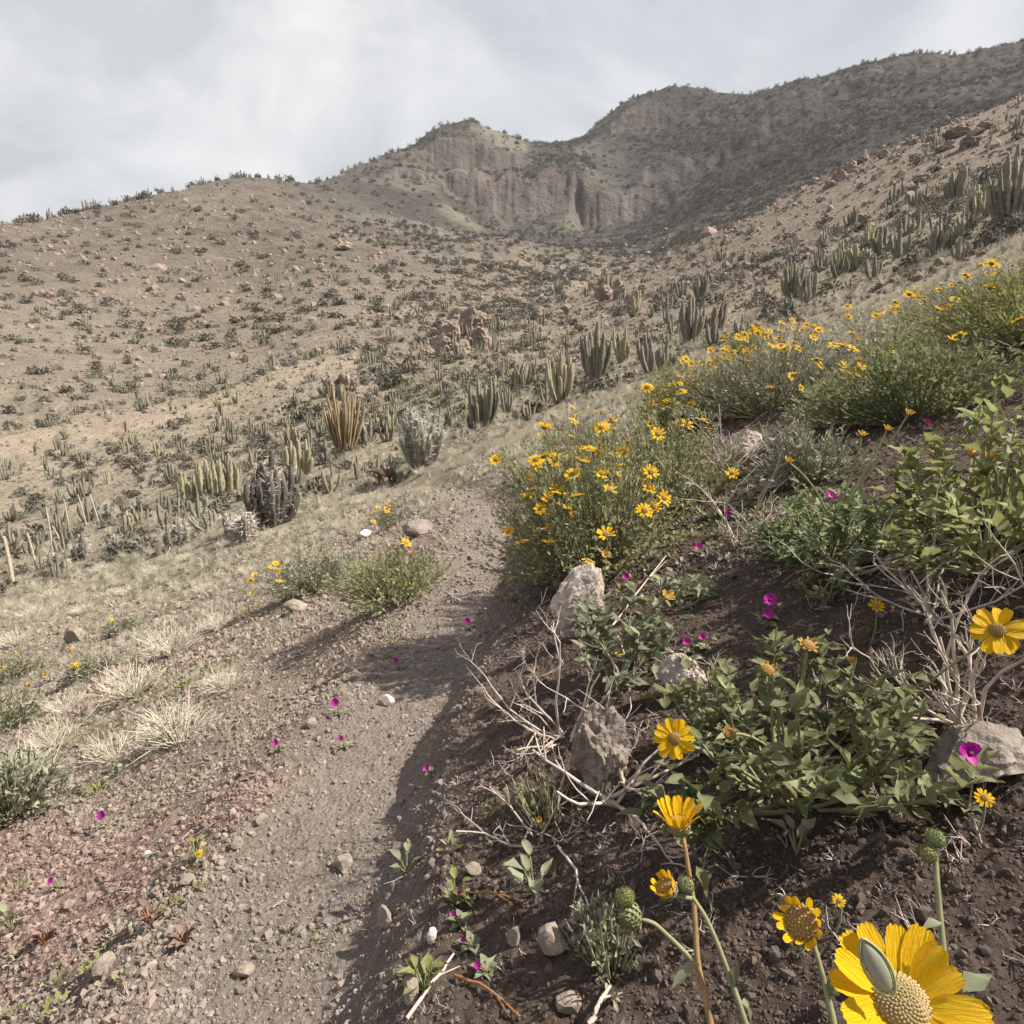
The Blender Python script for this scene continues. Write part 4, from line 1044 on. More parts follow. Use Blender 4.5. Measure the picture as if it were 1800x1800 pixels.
# ---------------------------------------------------------------- magenta and small yellow flowers
def mag_mesh(seed):
    r = random.Random(seed); ch = []
    for k in range(6):
        a = 2 * math.pi * k / 6 + r.uniform(-.1, .1); v, f = petal_tpl(1, .95, .10, seed + k, .05)
        M = np.array(Matrix.Rotation(a, 3, 'Z') @ Matrix.Rotation(rad(28 + r.uniform(-6, 6)), 3, 'X')); ch.append(((v * .5) @ M.T, f, 0))
    V, F = sphere(8, 3, 0.0)
    return new_mesh('petals', ch + [(V * np.array([.13, .13, .10]) + np.array([0, 0, .06]), F, 1)], [M_mag, M_magd])
mag_me = [mag_mesh(s) for s in (1, 2, 3)]
mags = [(1705, 1325, 44, 'largest magenta flower, wide open in front of the broad flat rock', .90, .04), (1353, 1055, 26, 'magenta flower beside dead twigs on dark soil', .96, .05),
        (1350, 1080, 20, 'half hidden magenta flower just below another one', .97, .03), (590, 1235, 17, 'magenta flower next to the path margin on reddish soil', .97, .03),
        (180, 1433, 17, 'solitary magenta flower low on the open left slope', .97, .03), (822, 1092, 13, 'magenta flower in the shaded bend of the path', .97, .03),
        (1100, 1014, 15, 'magenta flower behind the craggy pink rock', .97, .03), (1206, 1128, 15, 'magenta flower above the pointed rock', .97, .03),
        (1234, 1120, 14, 'nodding magenta flower above the pointed rock', .97, .03), (485, 1305, 13, 'small magenta flower beside pale clods', .97, .03),
        (600, 1298, 11, 'tiny magenta flower at the path border', .97, .03), (697, 1161, 12, 'magenta flower at the red patch by the path', .97, .03),
        (750, 1350, 13, 'pale magenta flower on a leaning thin stem in the path', .96, .06), (1228, 962, 16, 'magenta flower below the daisy shrub', .97, .03),
        (840, 1696, 15, 'magenta bud beside the dry stalk', .97, .02), (808, 1566, 11, 'violet bud on a small green seedling', .97, .02),
        (797, 1606, 10, 'narrow violet bud among gravel', .97, .02), (815, 1651, 11, 'violet bud close to the white pebble', .97, .02),
        (1281, 902, 15, 'magenta flower between the pale dead twigs', .97, .03), (1360, 908, 17, 'magenta flower at the rim of the leafy shrub', .97, .03),
        (1462, 870, 18, 'magenta flower above the dark green leafy shrub', .97, .04), (1630, 742, 13, 'magenta flower uphill of the tall leafy shrub', .97, .04),
        (1520, 605 - 20, 14, 'dark magenta flower among the dry stems', .98, .05), (90, 1548, 12, 'small magenta flower among red leaves', .97, .03)]
for i, (x, y, d, lb, k, hgt) in enumerate(mags):
    g, t = hit(x, y + d * .5); p = at(x, y, t * k); diam = d * t * k / FPX
    b = np.array([p[0] + .01, p[1] + .01, float(gz(p[0] + .01, p[1] + .01))])
    rt = empty('magenta_flower', b, lb, 'flower', 'magenta flowers')
    o = link('petals', mag_me[i % 3], rt); o.matrix_local = Matrix.Translation(Vector(p) - Vector(b)) @ axis_frame((-.2, -.8, .55), i).to_4x4() @ Matrix.Scale(diam, 4)
    link('stem', new_mesh('stem', [(*tube(curve((0, 0, -.005), p - b, (.008, 0, 0), 5), .0011, 4), 0)], [M_stemr]), rt)
    v, f = merge_inst(*LT[0], frames(np.c_[np.cos(np.arange(6)), np.sin(np.arange(6)), np.full(6, .4)]), np.zeros((6, 3)), np.full(6, .022))
    link('leaves', new_mesh('leaves', [(v, f, 0)], [M_leaf2]), rt)
for i, (x, y, d, lb) in enumerate([(1730, 1402, 34, 'small yellow blossom under the broad flat rock'), (1540, 1066, 30, 'drooping yellow flower head on a thin stem over twigs'),
                                   (1475, 1583, 24, 'tiny double yellow blossom on bare dark soil'), (1497, 1162, 18, 'little yellow bud behind the broad leaved shrub'),
                                   (1287, 832, 26, 'lone open daisy in front of the fan of whitish twigs'), (1313, 662, 20, 'single daisy on the yellow green shrub side'),
                                   (948, 1440, 12, 'faint yellow speck flower on the wispy dry plant'), (350, 1500, 16, 'yellow leafed seedling on the left slope')]):
    g, t = hit(x, y + d); p = at(x, y, t * .95); diam = d * t * .95 / FPX
    b = np.array([p[0], p[1] + .01, float(gz(p[0], p[1] + .01))])
    rt = empty('yellow_flower', b, lb, 'flower')
    place_flower(rt, b, p, (-.1, -.7, .7), diam, simple_fl[i % 5])
    link('stem', new_mesh('stem', [(*tube(curve((0, 0, -.005), p - b, (.01, 0, 0), 5), .0012, 4), 0)], [M_stem]), rt)

# ---------------------------------------------------------------- seedlings and sticks in the foreground
def seedling(px, py, n, ll, Hh, label, me, seed, name='seedling', tm=None):
    b, t = hit(px, py); r = np.random.default_rng(seed); rt = empty(name, b, label, 'seedling')
    for k in range(n):
        a = r.uniform(0, 6.28); d = np.array([math.cos(a), math.sin(a), r.uniform(.3, 1.2)]); p = np.array([math.cos(a) * .3, math.sin(a) * .3, r.uniform(.2, 1)]) * Hh
        link('leaf', me[k % 6], rt, mat4=m4(frames(d[None])[0], p, ll * r.uniform(.7, 1.2)))
        link('stem', new_mesh('stem', [(*tube(curve((0, 0, 0), p, (0, 0, 0), 3), .0012, 4), 0)], [tm or M_stem]), rt)
red_me = [new_mesh('leaf', [(v, f, 0)], [M_red]) for v, f in LT]
yel_me = [new_mesh('leaf', [(v, f, 0)], [M_leafy]) for v, f in LT]
seedling(940, 1575, 6, .030, .05, 'round blue green leaved seedling on dark gravel', leaf_me2, 1)
seedling(715, 1535, 5, .030, .035, 'seedling with two round leaves in shade by the path', leaf_me2, 2)
seedling(1400, 1505, 5, .024, .03, 'pair of grey leaves sprouting on bare dark soil', leaf_me2, 3)
seedling(20, 1640, 7, .034, .04, 'blue green leaved seedling among red leaves', leaf_me2, 4)
seedling(265, 1625, 14, .020, .03, 'red leaved seedling on the left slope', red_me, 5, tm=M_stemr)
seedling(325, 1660, 12, .020, .025, 'salmon red crinkled seedling casting a dark shadow', red_me, 6, tm=M_stemr)
seedling(80, 1660, 16, .022, .025, 'patch of pale red leaves beside the blue green seedling', red_me, 7, tm=M_stemr)
seedling(345, 1515, 12, .016, .04, 'yellow green seedling on the slope beside the path', yel_me, 8)
seedling(800, 1590, 14, .016, .03, 'yellow green seedling with violet buds', yel_me, 9)
seedling(745, 1745, 16, .020, .03, 'yellow green seedling at the foot of the dry stalk', yel_me, 10)
b, t = hit(1065, 1700)
fine_bush('seedling', b, .045, .075, 46, 420, .010, 'bushy little sage green seedling below the round green buds', M_folp, M_stem, 81, cat='seedling', upright=.6)
b, t = hit(960, 1440)
fine_bush('seedling', b, .05, .07, 30, 200, .010, 'feathery seedling with dry stems on the bank', M_fol, M_stem, 82, cat='seedling')
def stick(p0, p1, r0, lb, m=None, lift=.006):
    a, b = hit(*p0)[0], hit(*p1)[0]; a[2] += lift; b[2] += lift
    P = resample(np.array([a, (a + b) / 2 + (.004, .003, .004), b]), 9) - a; P[1:-1] += RNG.normal(0, r0 * .5, (7, 3))
    ch = [(*tube(P, np.linspace(r0, r0 * .6, 9), 7), 0)]
    d = (P[6] - P[4]); nb = np.cross(d, (0, 0, 1)); nb /= np.linalg.norm(nb)
    ch.append((*tube(np.array([P[5], P[5] + d * .7 + nb * r0 * 3, P[5] + d * 1.2 + nb * r0 * 5]), np.array([r0 * .5, r0 * .4, r0 * .2]), 5), 0))
    o = link('stick', new_mesh('stick', ch, [m or M_dry])); o.location = a
    tag(o, lb, 'stick')
stick((715, 1800), (798, 1685), .0024, 'straight pale dry stalk lying on gravel')
stick((1035, 1810), (1072, 1745), .0028, 'pale stick poking out beside dark gravel')
stick((800, 1725), (915, 1800), .0020, 'thin reddish stem running across gravel', M_stemr)
stick((800, 1578), (915, 1592), .0018, 'thin pinkish stem lying across the gravel patch', M_stemr)
stick((980, 1495), (1035, 1605), .0020, 'grey wiry twig lying on the dark bank', M_dry)
stick((480, 1602), (505, 1590), .0012, 'short straw on the path')
stick((300, 1350), (520, 1340), .0014, 'long thin straw lying across the left slope')
stick((320, 1480), (380, 1425), .0016, 'bent straw standing on the left slope')
stick((1065, 1130), (1170, 990), .0024, 'long crooked pale stem leaning behind the craggy rock', M_dry, .02)
stick((720, 1385), (800, 1420), .0016, 'dry forked straw in the shaded path', M_dry)

# ---------------------------------------------------------------- cacti in view, one by one
def cac(px, py, hpx, wpx, n, label, m, seed, rcol=None, group=None, name='columnar_cactus', **kw):
    p, t = hit(px, py, rmin=4.0); Hh, S = hpx * t / FPX, wpx * t / FPX / 2
    kw.setdefault('spines', 34); kw.setdefault('slen', .06)
    return cactus(p, int(n * 1.5), Hh, S * .9, rcol * .72 * t / FPX if rcol else S * .16, label, m, seed, 0, group, name, **kw)
cac(478, 925, 140, 100, 11, 'dark thick stemmed spiny cactus with a pale woolly crown beside the slope', M_cacd, 1, 9, spines=70, slen=.14, upright=.15, name='spiny_cactus', minh=.6)
cac(425, 952, 66, 60, 6, 'short spiny cactus clump at the foot of the dark thick stemmed one', M_cacg, 2, 10, spines=140, slen=.15, name='spiny_cactus')
cac(365, 930, 46, 70, 4, 'leaning broken cactus stems beside the short spiny clump', M_cacg, 3, 4.5, lean=-.5, spines=40, slen=.1)
cac(742, 822, 118, 96, 17, 'dense cactus clump bristling with white spines behind the dog', M_cacw, 4, 8, spines=190, slen=.14, upright=.8, name='spiny_cactus', minh=.62)
cac(606, 795, 128, 84, 32, 'ochre brown cactus of many slender columns in front of the pink boulders', M_caco, 5, 3.1, upright=.85, minh=.6, basew=.3)
cac(645, 782, 52, 26, 4, 'short grey cactus next to the ochre one', M_cacg, 6, 6)
cac(985, 708, 108, 66, 13, 'tall yellow green cactus clump with a higher single column', M_cacy, 7, 5.5, spines=30, slen=.1, minh=.4)
cac(1045, 668, 104, 64, 11, 'dark cactus clump with light column edges behind the green bush', M_cac, 8, 6, spines=30, slen=.1, minh=.5)
cac(1093, 636, 74, 40, 6, 'narrow vase shaped cactus uphill of the dark clump', M_cacy, 9, 4.5)
cac(848, 752, 102, 64, 13, 'vase shaped cactus with spreading slender arms', M_cac, 10, 5, upright=.3)
cac(920, 678, 48, 46, 9, 'low cactus with arms fanning outwards', M_cac, 11, 3.5, upright=.2)
cac(1168, 652, 62, 44, 7, 'cactus group at the crest with stepped columns', M_cac, 12, 5)
cac(1213, 600, 84, 52, 10, 'cactus thicket of uneven columns beside the dark green bush', M_cac, 13, 5)
cac(1256, 602, 98, 40, 4, 'russet cactus with one long leaning column', M_cacr, 14, 7, lean=.12)
cac(1392, 522, 66, 48, 10, 'dark stubby cactus clump on the sunny slope', M_cac, 15, 5)
cac(1432, 512, 50, 14, 2, 'thin pair of cactus columns near the stubby clump', M_cac, 16, 4)
cac(1508, 472, 56, 46, 11, 'cactus row of even columns on the sunny slope', M_cacy, 17, 4.5)
cac(1548, 448, 56, 40, 8, 'cactus behind the row of even columns', M_cac, 18, 4.5)
cac(1588, 416, 42, 34, 7, 'compact dark cactus above the row of even columns', M_cac, 19, 4.5)
cac(1645, 448, 62, 36, 5, 'open cactus with a leaning arm by a green bush', M_cac, 20, 5, lean=.1)
cac(1772, 398, 150, 92, 20, 'largest cactus thicket, tall and dark, high on the slope', M_cac, 21, 6.5, spines=40, slen=.12, upright=.6)
cac(1718, 384, 74, 42, 11, 'yellowish cactus clump next to the largest thicket', M_cacy, 22, 5)
cac(1680, 352, 66, 50, 9, 'uneven cactus thicket uphill of the yellowish clump', M_cac, 23, 5)
cac(385, 868, 92, 84, 15, 'bright yellow green cactus of tall straight columns', M_cacy, 24, 5, upright=.9, basew=.85)
cac(525, 838, 84, 58, 9, 'yellow green cactus columns behind the dark spiny cactus', M_cacy, 25, 5.5, upright=.8, basew=.7)
cac(330, 880, 60, 40, 6, 'short pale columns left of the bright yellow green cactus', M_cacy, 26, 4.5, upright=.9, basew=.8)
cac(228, 932, 52, 26, 5, 'small vase shaped cactus on the flat', M_cacy, 27, 4.5)
cac(188, 916, 36, 34, 8, 'woolly grey cactus clump near the stakes', M_cacg, 28, 5, spines=60, slen=.1, name='spiny_cactus')
cac(310, 966, 64, 54, 8, 'spiny grey cactus with splayed arms', M_cacg, 29, 6, spines=90, slen=.12, upright=.3, name='spiny_cactus')
cac(200, 972, 46, 22, 4, 'slim spiny cactus with a pale top', M_cacg, 30, 5, spines=60, slen=.12)
cac(140, 986, 60, 44, 8, 'pale spiny cactus group beside a wooden stake', M_cacg, 31, 6, spines=80, slen=.1, name='spiny_cactus')
cac(105, 1002, 40, 40, 8, 'low pale spiny cactus below its taller neighbour', M_cacg, 32, 6, spines=80, slen=.1, name='spiny_cactus')
cac(250, 900, 36, 30, 6, 'grey cactus clump behind the vase shaped one', M_cacg, 33, 5, spines=40, slen=.1)
cac(570, 815, 48, 30, 5, 'grey cactus between the ochre and yellow green ones', M_cacg, 34, 5)
cac(1062, 522, 46, 34, 6, 'cactus standing on the rock pile', M_cac, 35, 3.5)
cac(1230, 528, 54, 32, 7, 'cactus above the dark green bush', M_cac, 36, 3.6)
cac(1118, 556, 54, 24, 4, 'pale cactus column group right of the rock pile', M_cacy, 37, 4)
cac(690, 745, 46, 26, 5, 'slender cactus beyond the white spined clump', M_cac, 38, 3.6)

# rows of smaller cacti: six forms, copied
def small_cac(k):
    n = [5, 7, 9, 4, 11, 6][k]; chs = cactus_parts(n, 1.0, [.22, .32, .36, .14, .34, .4][k], [.045, .042, .04, .05, .038, .045][k], 90 + k, upright=[.5, .3, .6, .8, .7, .15][k])
    return new_mesh('small_cactus', sum(chs, []), [[M_cac, M_cacy, M_cacg][k % 3], M_spine])
sc_me = [small_cac(k) for k in range(6)]
rr = np.random.default_rng(5)
def on_image(n, poly_fn, rmin):
    out = []
    while len(out) < n:
        x, y = rr.uniform(0, 1800), rr.uniform(160, 1000)
        if poly_fn(x, y):
            p, t = hit(x, y, rmin=rmin); out.append((p, t))
    return out
def valley_zone(x, y): return 0 <= x < 900 and y > 560 + max(0, 420 - x) * .28 and y < 905 - .18 * x
def slope_zone(x, y):
    top = np.interp(x, [850, 950, 1100, 1250, 1400, 1600, 1800], [545, 525, 497, 425, 345, 252, 178]); bot = np.interp(x, [850, 1000, 1100, 1250, 1400, 1600, 1800], [730, 680, 640, 590, 530, 455, 380])
    return x > 850 and top < y < bot
def rand_cacti(pts, label, group, h0, h1):
    for p, t in pts:
        o = link('small_cactus', sc_me[rr.integers(0, 6)]); o.location = p; o.rotation_euler = (0, 0, rr.uniform(0, 6.28))
        s = rr.uniform(h0, h1) * (1 + .15 * max(0, (t - 40) / 60)); o.scale = (s, s, s * rr.uniform(.85, 1.15)); tag(o, label, 'cactus', group)
FORM = ['five armed', 'vase shaped', 'bushy many armed', 'slim upright', 'dense barrel shaped', 'wide splayed']
def nearest(p, marks):
    return min(marks, key=lambda m: (hit(m[0], m[1], rmin=12)[0][0] - p[0]) ** 2 + (hit(m[0], m[1], rmin=12)[0][1] - p[1]) ** 2)[2]
def rand_cacti(pts, marks, what, group, h0, h1):
    mk = [(hit(m[0], m[1], rmin=12)[0], m[2]) for m in marks]
    for p, t in pts:
        k = int(rr.integers(0, 6)); o = link('small_cactus', sc_me[k]); o.location = p; o.rotation_euler = (0, 0, rr.uniform(0, 6.28))
        s = rr.uniform(h0, h1) * (1 + .15 * max(0, (t - 40) / 60)); o.scale = (s, s, s * rr.uniform(.85, 1.15))
        w = min(mk, key=lambda m: np.hypot(*(m[0] - p)[:2]))[1]; size = 'tall' if s > (h0 + h1) / 2 else 'short'
        tag(o, f'{size} {FORM[k]} {what} {w}', 'cactus', f'{group}, {size} {FORM[k]} ones {w}')
rand_cacti(on_image(165, valley_zone, 17), [(30, 850, 'near the old stakes'), (250, 760, 'along the pale wash'), (200, 680, 'beyond the pale wash'), (450, 760, 'behind the yellow green cactus columns'), (600, 640, 'behind the pink boulder trio'),
           (820, 600, 'around the valley outcrop'), (700, 720, 'behind the white spined clump'), (420, 640, 'at the foot of the bare hill')], 'cactus on the valley flat', 'valley flat cacti', .45, 1.05)
rand_cacti(on_image(95, slope_zone, 26), [(1080, 520, 'around the dark rock pile'), (950, 620, 'below the dark rock pile'), (1250, 500, 'uphill of the russet cactus'), (1400, 440, 'above the dark stubby clump'), (1550, 360, 'above the row of even columns'),
           (1690, 250, 'around the pink ridge outcrop'), (1480, 320, 'at the rim of the slope'), (1750, 330, 'beside the largest thicket')], 'cactus on the sunny slope', 'sunny slope cacti', .5, 1.15)

# ---------------------------------------------------------------- shrubs away from the path
def crown_mesh(seed, m, n=420, ll=.13, flat=.62, name='shrub'):
    r = np.random.default_rng(seed); blobs = r.normal(0, .38, (7, 3)) * np.array([1, 1, .45]); blobs[:, 2] = np.abs(blobs[:, 2]) + .18
    b = r.integers(0, 7, n); d = r.normal(0, 1, (n, 3)); d /= np.linalg.norm(d, axis=1)[:, None]
    p = blobs[b] + d * (r.uniform(.55, 1, (n, 1)) * r.uniform(.28, .46, 7)[b][:, None]); p[:, 2] = np.maximum(p[:, 2] * flat / .62, .02)
    v, f = merge_inst(SMALL_V * np.array([1.7, 1, 1]), SMALL_F, frames(d + r.normal(0, .7, (n, 3)), r.uniform(-2, 2, n)), p, ll * r.uniform(.6, 1.4, n))
    ch = [(v, f, 0)]
    for k in range(7): ch.append((*tube(curve((0, 0, -.1), blobs[k], (0, 0, -.05), 4), .02, 3), 0))
    return new_mesh(name, ch, [m])
cr_me = [crown_mesh(k, [M_shrub, M_shrubg, M_shrub][k % 3]) for k in range(6)]
cr_lo = [crown_mesh(20 + k, [M_shrub, M_shrubg][k % 2], 110, .26) for k in range(5)]
def shrub(px, py, wpx, label, k, group=None, rmin=15, me=None):
    p, t = hit(px, py, rmin=rmin); s = wpx * t / FPX / 1.5
    o = link('shrub', (me or cr_me)[k % len(me or cr_me)]); o.location = p; o.scale = (s, s, s * .95); o.rotation_euler = (0, 0, k * 1.7)
    return tag(o, label, 'shrub', group)
shrub(1040, 690, 62, 'round green bush at the foot of the dark cactus', 1, rmin=12)
shrub(1175, 540, 50, 'dark green bush on the slope between rocks', 0, rmin=20)
shrub(1225, 545, 52, 'dark grey green bush beside the uneven cactus thicket', 2, rmin=20)
shrub(1090, 555, 34, 'dusky bush below the rock pile', 3, rmin=20)
shrub(1610, 292, 34, 'bluish bush high on the stony slope', 4, rmin=20)
shrub(1715, 330, 44, 'grey green bush behind the yellowish cactus', 5, rmin=20)
shrub(545, 735, 70, 'dark bush in the shade of the pink boulders', 0, rmin=18)
shrub(690, 680, 70, 'broad sage bush behind the white spined cactus', 1, rmin=18)
shrub(320, 855, 46, 'blue green bush left of the bright yellow green cactus', 4, rmin=18)
shrub(232, 820, 40, 'round sage bush on the flat', 1, rmin=18)
shrub(150, 845, 36, 'brown grey bush on the flat near the wash', 5, rmin=18)
shrub(465, 780, 50, 'sage bush behind the yellow green columns', 1, rmin=18)
shrub(1660, 420, 50, 'green bush around the open leaning cactus', 4, rmin=18)
def hill_zone(x, y):
    top = np.interp(x, [0, 200, 400, 600, 760, 900, 1100, 1180], [420, 380, 335, 330, 350, 385, 400, 420]); bot = np.interp(x, [0, 400, 600, 900, 1100, 1180], [720, 620, 580, 500, 470, 430])
    return x < 1180 and top < y < bot and rr.random() < .25 + .75 * smooth(100, 700, x)
HM = [(hit(a, b, rmin=30)[0], c) for a, b, c in [(60, 480, 'on the outer bare spur'), (60, 620, 'above the outer end of the wash'), (350, 500, 'in the middle of the bare hill'), (400, 350, 'under the low summit'), (600, 420, 'in the shallow gully'),
      (760, 400, 'left of the lower cliff'), (900, 430, 'below the lower cliff'), (1050, 420, 'beneath the long cliff end'), (800, 490, 'above the valley outcrop'), (600, 540, 'behind the pink boulder trio'), (1150, 410, 'where the slope meets the mountain')]]
for p, t in on_image(290, hill_zone, 30):
    o = link('hill_shrub', cr_lo[rr.integers(0, 5)]); o.location = p; s = rr.uniform(.6, 1.2) ** 1.6 * (.68 + t / 320); o.scale = (s * 1.1, s * 1.1, s * .8); o.rotation_euler = (0, 0, rr.uniform(0, 6))
    w = min(HM, key=lambda m: np.hypot(*(m[0] - p)[:2]))[1]; z = 'wide' if s > .95 else 'small'; cc = 'dark' if o.data.materials[0] is M_shrub else 'sage grey'
    tag(o, f'{z} {cc} shrub on the far hillside {w}', 'shrub', f'{z} {cc} shrubs {w}')

# ---------------------------------------------------------------- boulders
def boulder(px, py, w, h, lb, seed, rmin=25, group=None, deep=.8):
    return rock(px, py, w, h, lb, M_boul, seed, tilt=random.Random(seed).uniform(-.3, .3), rz=seed, deep=deep, sink=.25, name='boulder', cat='boulder', rmin=rmin, sub=4, rough=.62, group=group)
boulder(612, 692, 42, 52, 'tall pink boulder leaning in a trio above the ochre cactus', 201, 20)
boulder(580, 698, 36, 44, 'rounded pink boulder on the outer side of the trio', 202, 20)
boulder(600, 702, 26, 28, 'small wedge boulder in the middle of the trio', 203, 20)
boulder(694, 648, 44, 34, 'whitish boulder among cacti beyond the trio', 204, 20)
for i, (x, y, w, h) in enumerate([(820, 590, 70, 56), (850, 612, 44, 40), (790, 602, 50, 44), (770, 622, 46, 36), (750, 634, 34, 26), (815, 624, 40, 30), (838, 570, 40, 30), (735, 655, 30, 22)]):
    boulder(x, y, w, h, ['largest tan boulder heading the valley outcrop', 'tan boulder at the uphill end of the valley outcrop', 'broad tan boulder in the middle of the valley outcrop', 'tan boulder at the downhill shoulder of the valley outcrop', 'low tan boulder near the tail of the valley outcrop', 'boulder at the foot of the largest one in the valley outcrop', 'boulder perched behind the largest one in the valley outcrop', 'last small boulder at the tail of the valley outcrop'][i], 210 + i, 25, 'boulders of the valley outcrop')
for i, (x, y, w, h) in enumerate([(1060, 530, 34, 38), (1090, 525, 38, 36), (1115, 535, 30, 28), (1045, 510, 22, 24), (1130, 520, 26, 22)]):
    boulder(x, y, w, h, 'dark jagged boulder in the rock pile under a cactus', 230 + i, 25, 'boulders of the rock pile')
for i, (x, y, w, h) in enumerate([(1660, 222, 34, 22), (1690, 240, 40, 24), (1710, 258, 44, 22), (1670, 262, 36, 20), (1740, 225, 30, 18), (1640, 250, 24, 14), (1720, 238, 30, 18)]):
    boulder(x, y, w, h, 'pinkish boulder in the outcrop on the sunny ridge', 250 + i, 25, 'boulders on the sunny ridge')
boulder(1630, 322, 36, 24, 'dark wedge boulder alone on the sunny slope', 270, 25)
for i, (x, y, w, h) in enumerate([(1480, 318, 30, 22), (1500, 300, 26, 18), (1460, 330, 20, 14), (1520, 285, 24, 14), (1560, 275, 26, 16)]):
    boulder(x, y, w, h, 'brown boulder along the rim of the sunny slope', 280 + i, 25, 'boulders along the slope rim')
boulder(600, 440, 40, 20, 'tan boulder on the far hillside', 300, 60)

# ---------------------------------------------------------------- fence stakes on the flat
for i, (x0, y0, x1, y1, lb) in enumerate([(24, 1032, 7, 944, 'thickest pale wooden stake leaning at the end of the old fence line'), (66, 1003, 48, 938, 'thin grey stake next to the thickest one'),
                                          (93, 972, 81, 893, 'tall stake beside the low pale spiny cactus'), (122, 934, 112, 878, 'dark stake behind the pale spiny group'),
                                          (153, 926, 137, 870, 'pale leaning stake before the woolly cactus'), (176, 924, 158, 870, 'stake with a lean at the woolly cactus'), (112, 958, 92, 925, 'slanted brace stake propped near the tall one')]):
    b, t = hit(x0, y0, rmin=8); top = at(x1, y1, t) - b
    P = curve((0, 0, -.1), top, (.02, .02, 0), 6); r0 = (.045 if i == 0 else .026)
    o = link('fence_stake', new_mesh('fence_stake', [(*tube(P, np.linspace(r0, r0 * .75, 6), 7), 0), (np.r_[P[-1:] + (0, 0, .03), tube(P, np.linspace(r0, r0 * .75, 6), 7)[0][-7:]], np.array([(0, 1 + k, 1 + (k + 1) % 7) for k in range(7)]), 0)], [M_wood])); o.location = b
    tag(o, lb, 'stake')

# ---------------------------------------------------------------- dog
def dog(px, py, rz):
    b, t = hit(px, py, rmin=6)
    J = [((0, 0, .36), .118), ((.17, 0, .38), .108), ((-.17, 0, .37), .128), ((-.26, 0, .40), .105), ((-.34, 0, .455), .078), ((-.40, 0, .49), .080), ((-.48, 0, .468), .050), ((-.535, 0, .455), .036),
         ((.245, 0, .385), .092), ((.30, 0, .40), .022), ((.345, 0, .32), .016), ((.36, 0, .24), .010)]
    E = [(0, 1), (0, 2), (2, 3), (3, 4), (4, 5), (5, 6), (6, 7), (1, 8), (8, 9), (9, 10), (10, 11)]
    for s in (-1, 1):
        n = len(J); J += [((-.20, .065 * s, .30), .050), ((-.19, .072 * s, .17), .028), ((-.20, .072 * s, .05), .022), ((-.225, .072 * s, .014), .022)]; E += [(2, n), (n, n + 1), (n + 1, n + 2), (n + 2, n + 3)]
        n = len(J); J += [((.20, .068 * s, .29), .062), ((.16, .075 * s, .20), .036), ((.255, .075 * s, .13), .022), ((.235, .075 * s, .04), .020), ((.205, .075 * s, .012), .022)]; E += [(8, n), (n, n + 1), (n + 1, n + 2), (n + 2, n + 3), (n + 3, n + 4)]
        n = len(J); J += [((-.41, .048 * s, .555), .020), ((-.40, .066 * s, .585), .010)]; E += [(5, n), (n, n + 1)]
    me = bpy.data.meshes.new('dog'); me.from_pydata([j[0] for j in J], E, []); me.materials.append(M_fur)
    tmp = bpy.data.objects.new('dog_tmp', me); COL.objects.link(tmp)
    sk = tmp.modifiers.new('skin', 'SKIN')
    for v, j in zip(me.skin_vertices[0].data, J): v.radius = (j[1], j[1])
    me.skin_vertices[0].data[0].use_root = True
    ss = tmp.modifiers.new('sub', 'SUBSURF'); ss.levels = ss.render_levels = 2
    dg = bpy.context.evaluated_depsgraph_get(); fm = bpy.data.meshes.new_from_object(tmp.evaluated_get(dg)); fm.name = 'dog'
    bpy.data.objects.remove(tmp)
    fm.polygons.foreach_set('use_smooth', [True] * len(fm.polygons))
    root = empty('dog', b, 'brown dog standing at the end of the path with its head turned aside', 'dog', None, rz); root.scale = (.9,) * 3
    link('body', fm, root)
    for s in (-1, 1):
        V, F = sphere(8, 5, -1.0); link('eye', new_mesh('eye', [(V * .010 + np.array([-.465, .046 * s, .520]), F, 0)], [M_furd]), root)
    V, F = sphere(8, 5, -1.0); link('nose', new_mesh('nose', [(V * np.array([.016, .02, .014]) + np.array([-.565, 0, .465]), F, 0)], [M_furd]), root)
dog(680, 857, rad(56))

# ---------------------------------------------------------------- loose stuff: clods, gravel, ground cover, grass, distant scrub
def stone_tpl(seed, m):
    me = rock_mesh(seed, m, 1, .2, 7, (1, .8, .66), 'clod'); r = np.random.default_rng(seed)
    co = np.zeros(len(me.vertices) * 3, np.float32); me.vertices.foreach_get('co', co); co = co.reshape(-1, 3) * r.uniform(.72, 1.25, (len(me.vertices), 1))
    me.vertices.foreach_set('co', co.astype(np.float32).ravel()); me.update(); return me
clods = [stone_tpl(400 + k, M_clodt) for k in range(7)]
x, y, r_, a_, q = polar(430000, .38, 12, seed=1, power=1.0)
pu = lookup(u_, x, y); dens = .35 + .65 * smooth(-.25, .35, fbm(x * 5, y * 5, 40.0, 3)); dens *= np.where(pu < 1.1, .75, 1.0)
keep = q.random(len(x)) < dens; x, y, r_, pu = x[keep], y[keep], r_[keep], pu[keep]
s = np.exp(q.normal(0, .72, len(x))) * .0020 * np.clip(r_, .3, 20) ** .80; s *= np.where(pu < 1.1, .72, np.where(lookup(PS, x, y) > 0, .72, 1.0))
s = np.minimum(s, .011 * np.maximum(1, r_ / 2))
TI = np.stack([lookup(C[..., k], x, y) for k in range(3)], -1) * q.uniform(.68, 1.32, (len(x), 1)) + q.uniform(0, .016, (len(x), 1))
scatter('gravel', clods, np.c_[x, y, gz(x, y) + s * .12], s, q.uniform(0, 6.28, (len(x), 3)), np.where(q.random(len(x)) < .3 + .4 * (pu < 1.3), q.integers(4, 7, len(x)), q.integers(0, 4, len(x))), 'loose clods and gravel strewn over the soil', 'gravel', tint=TI)
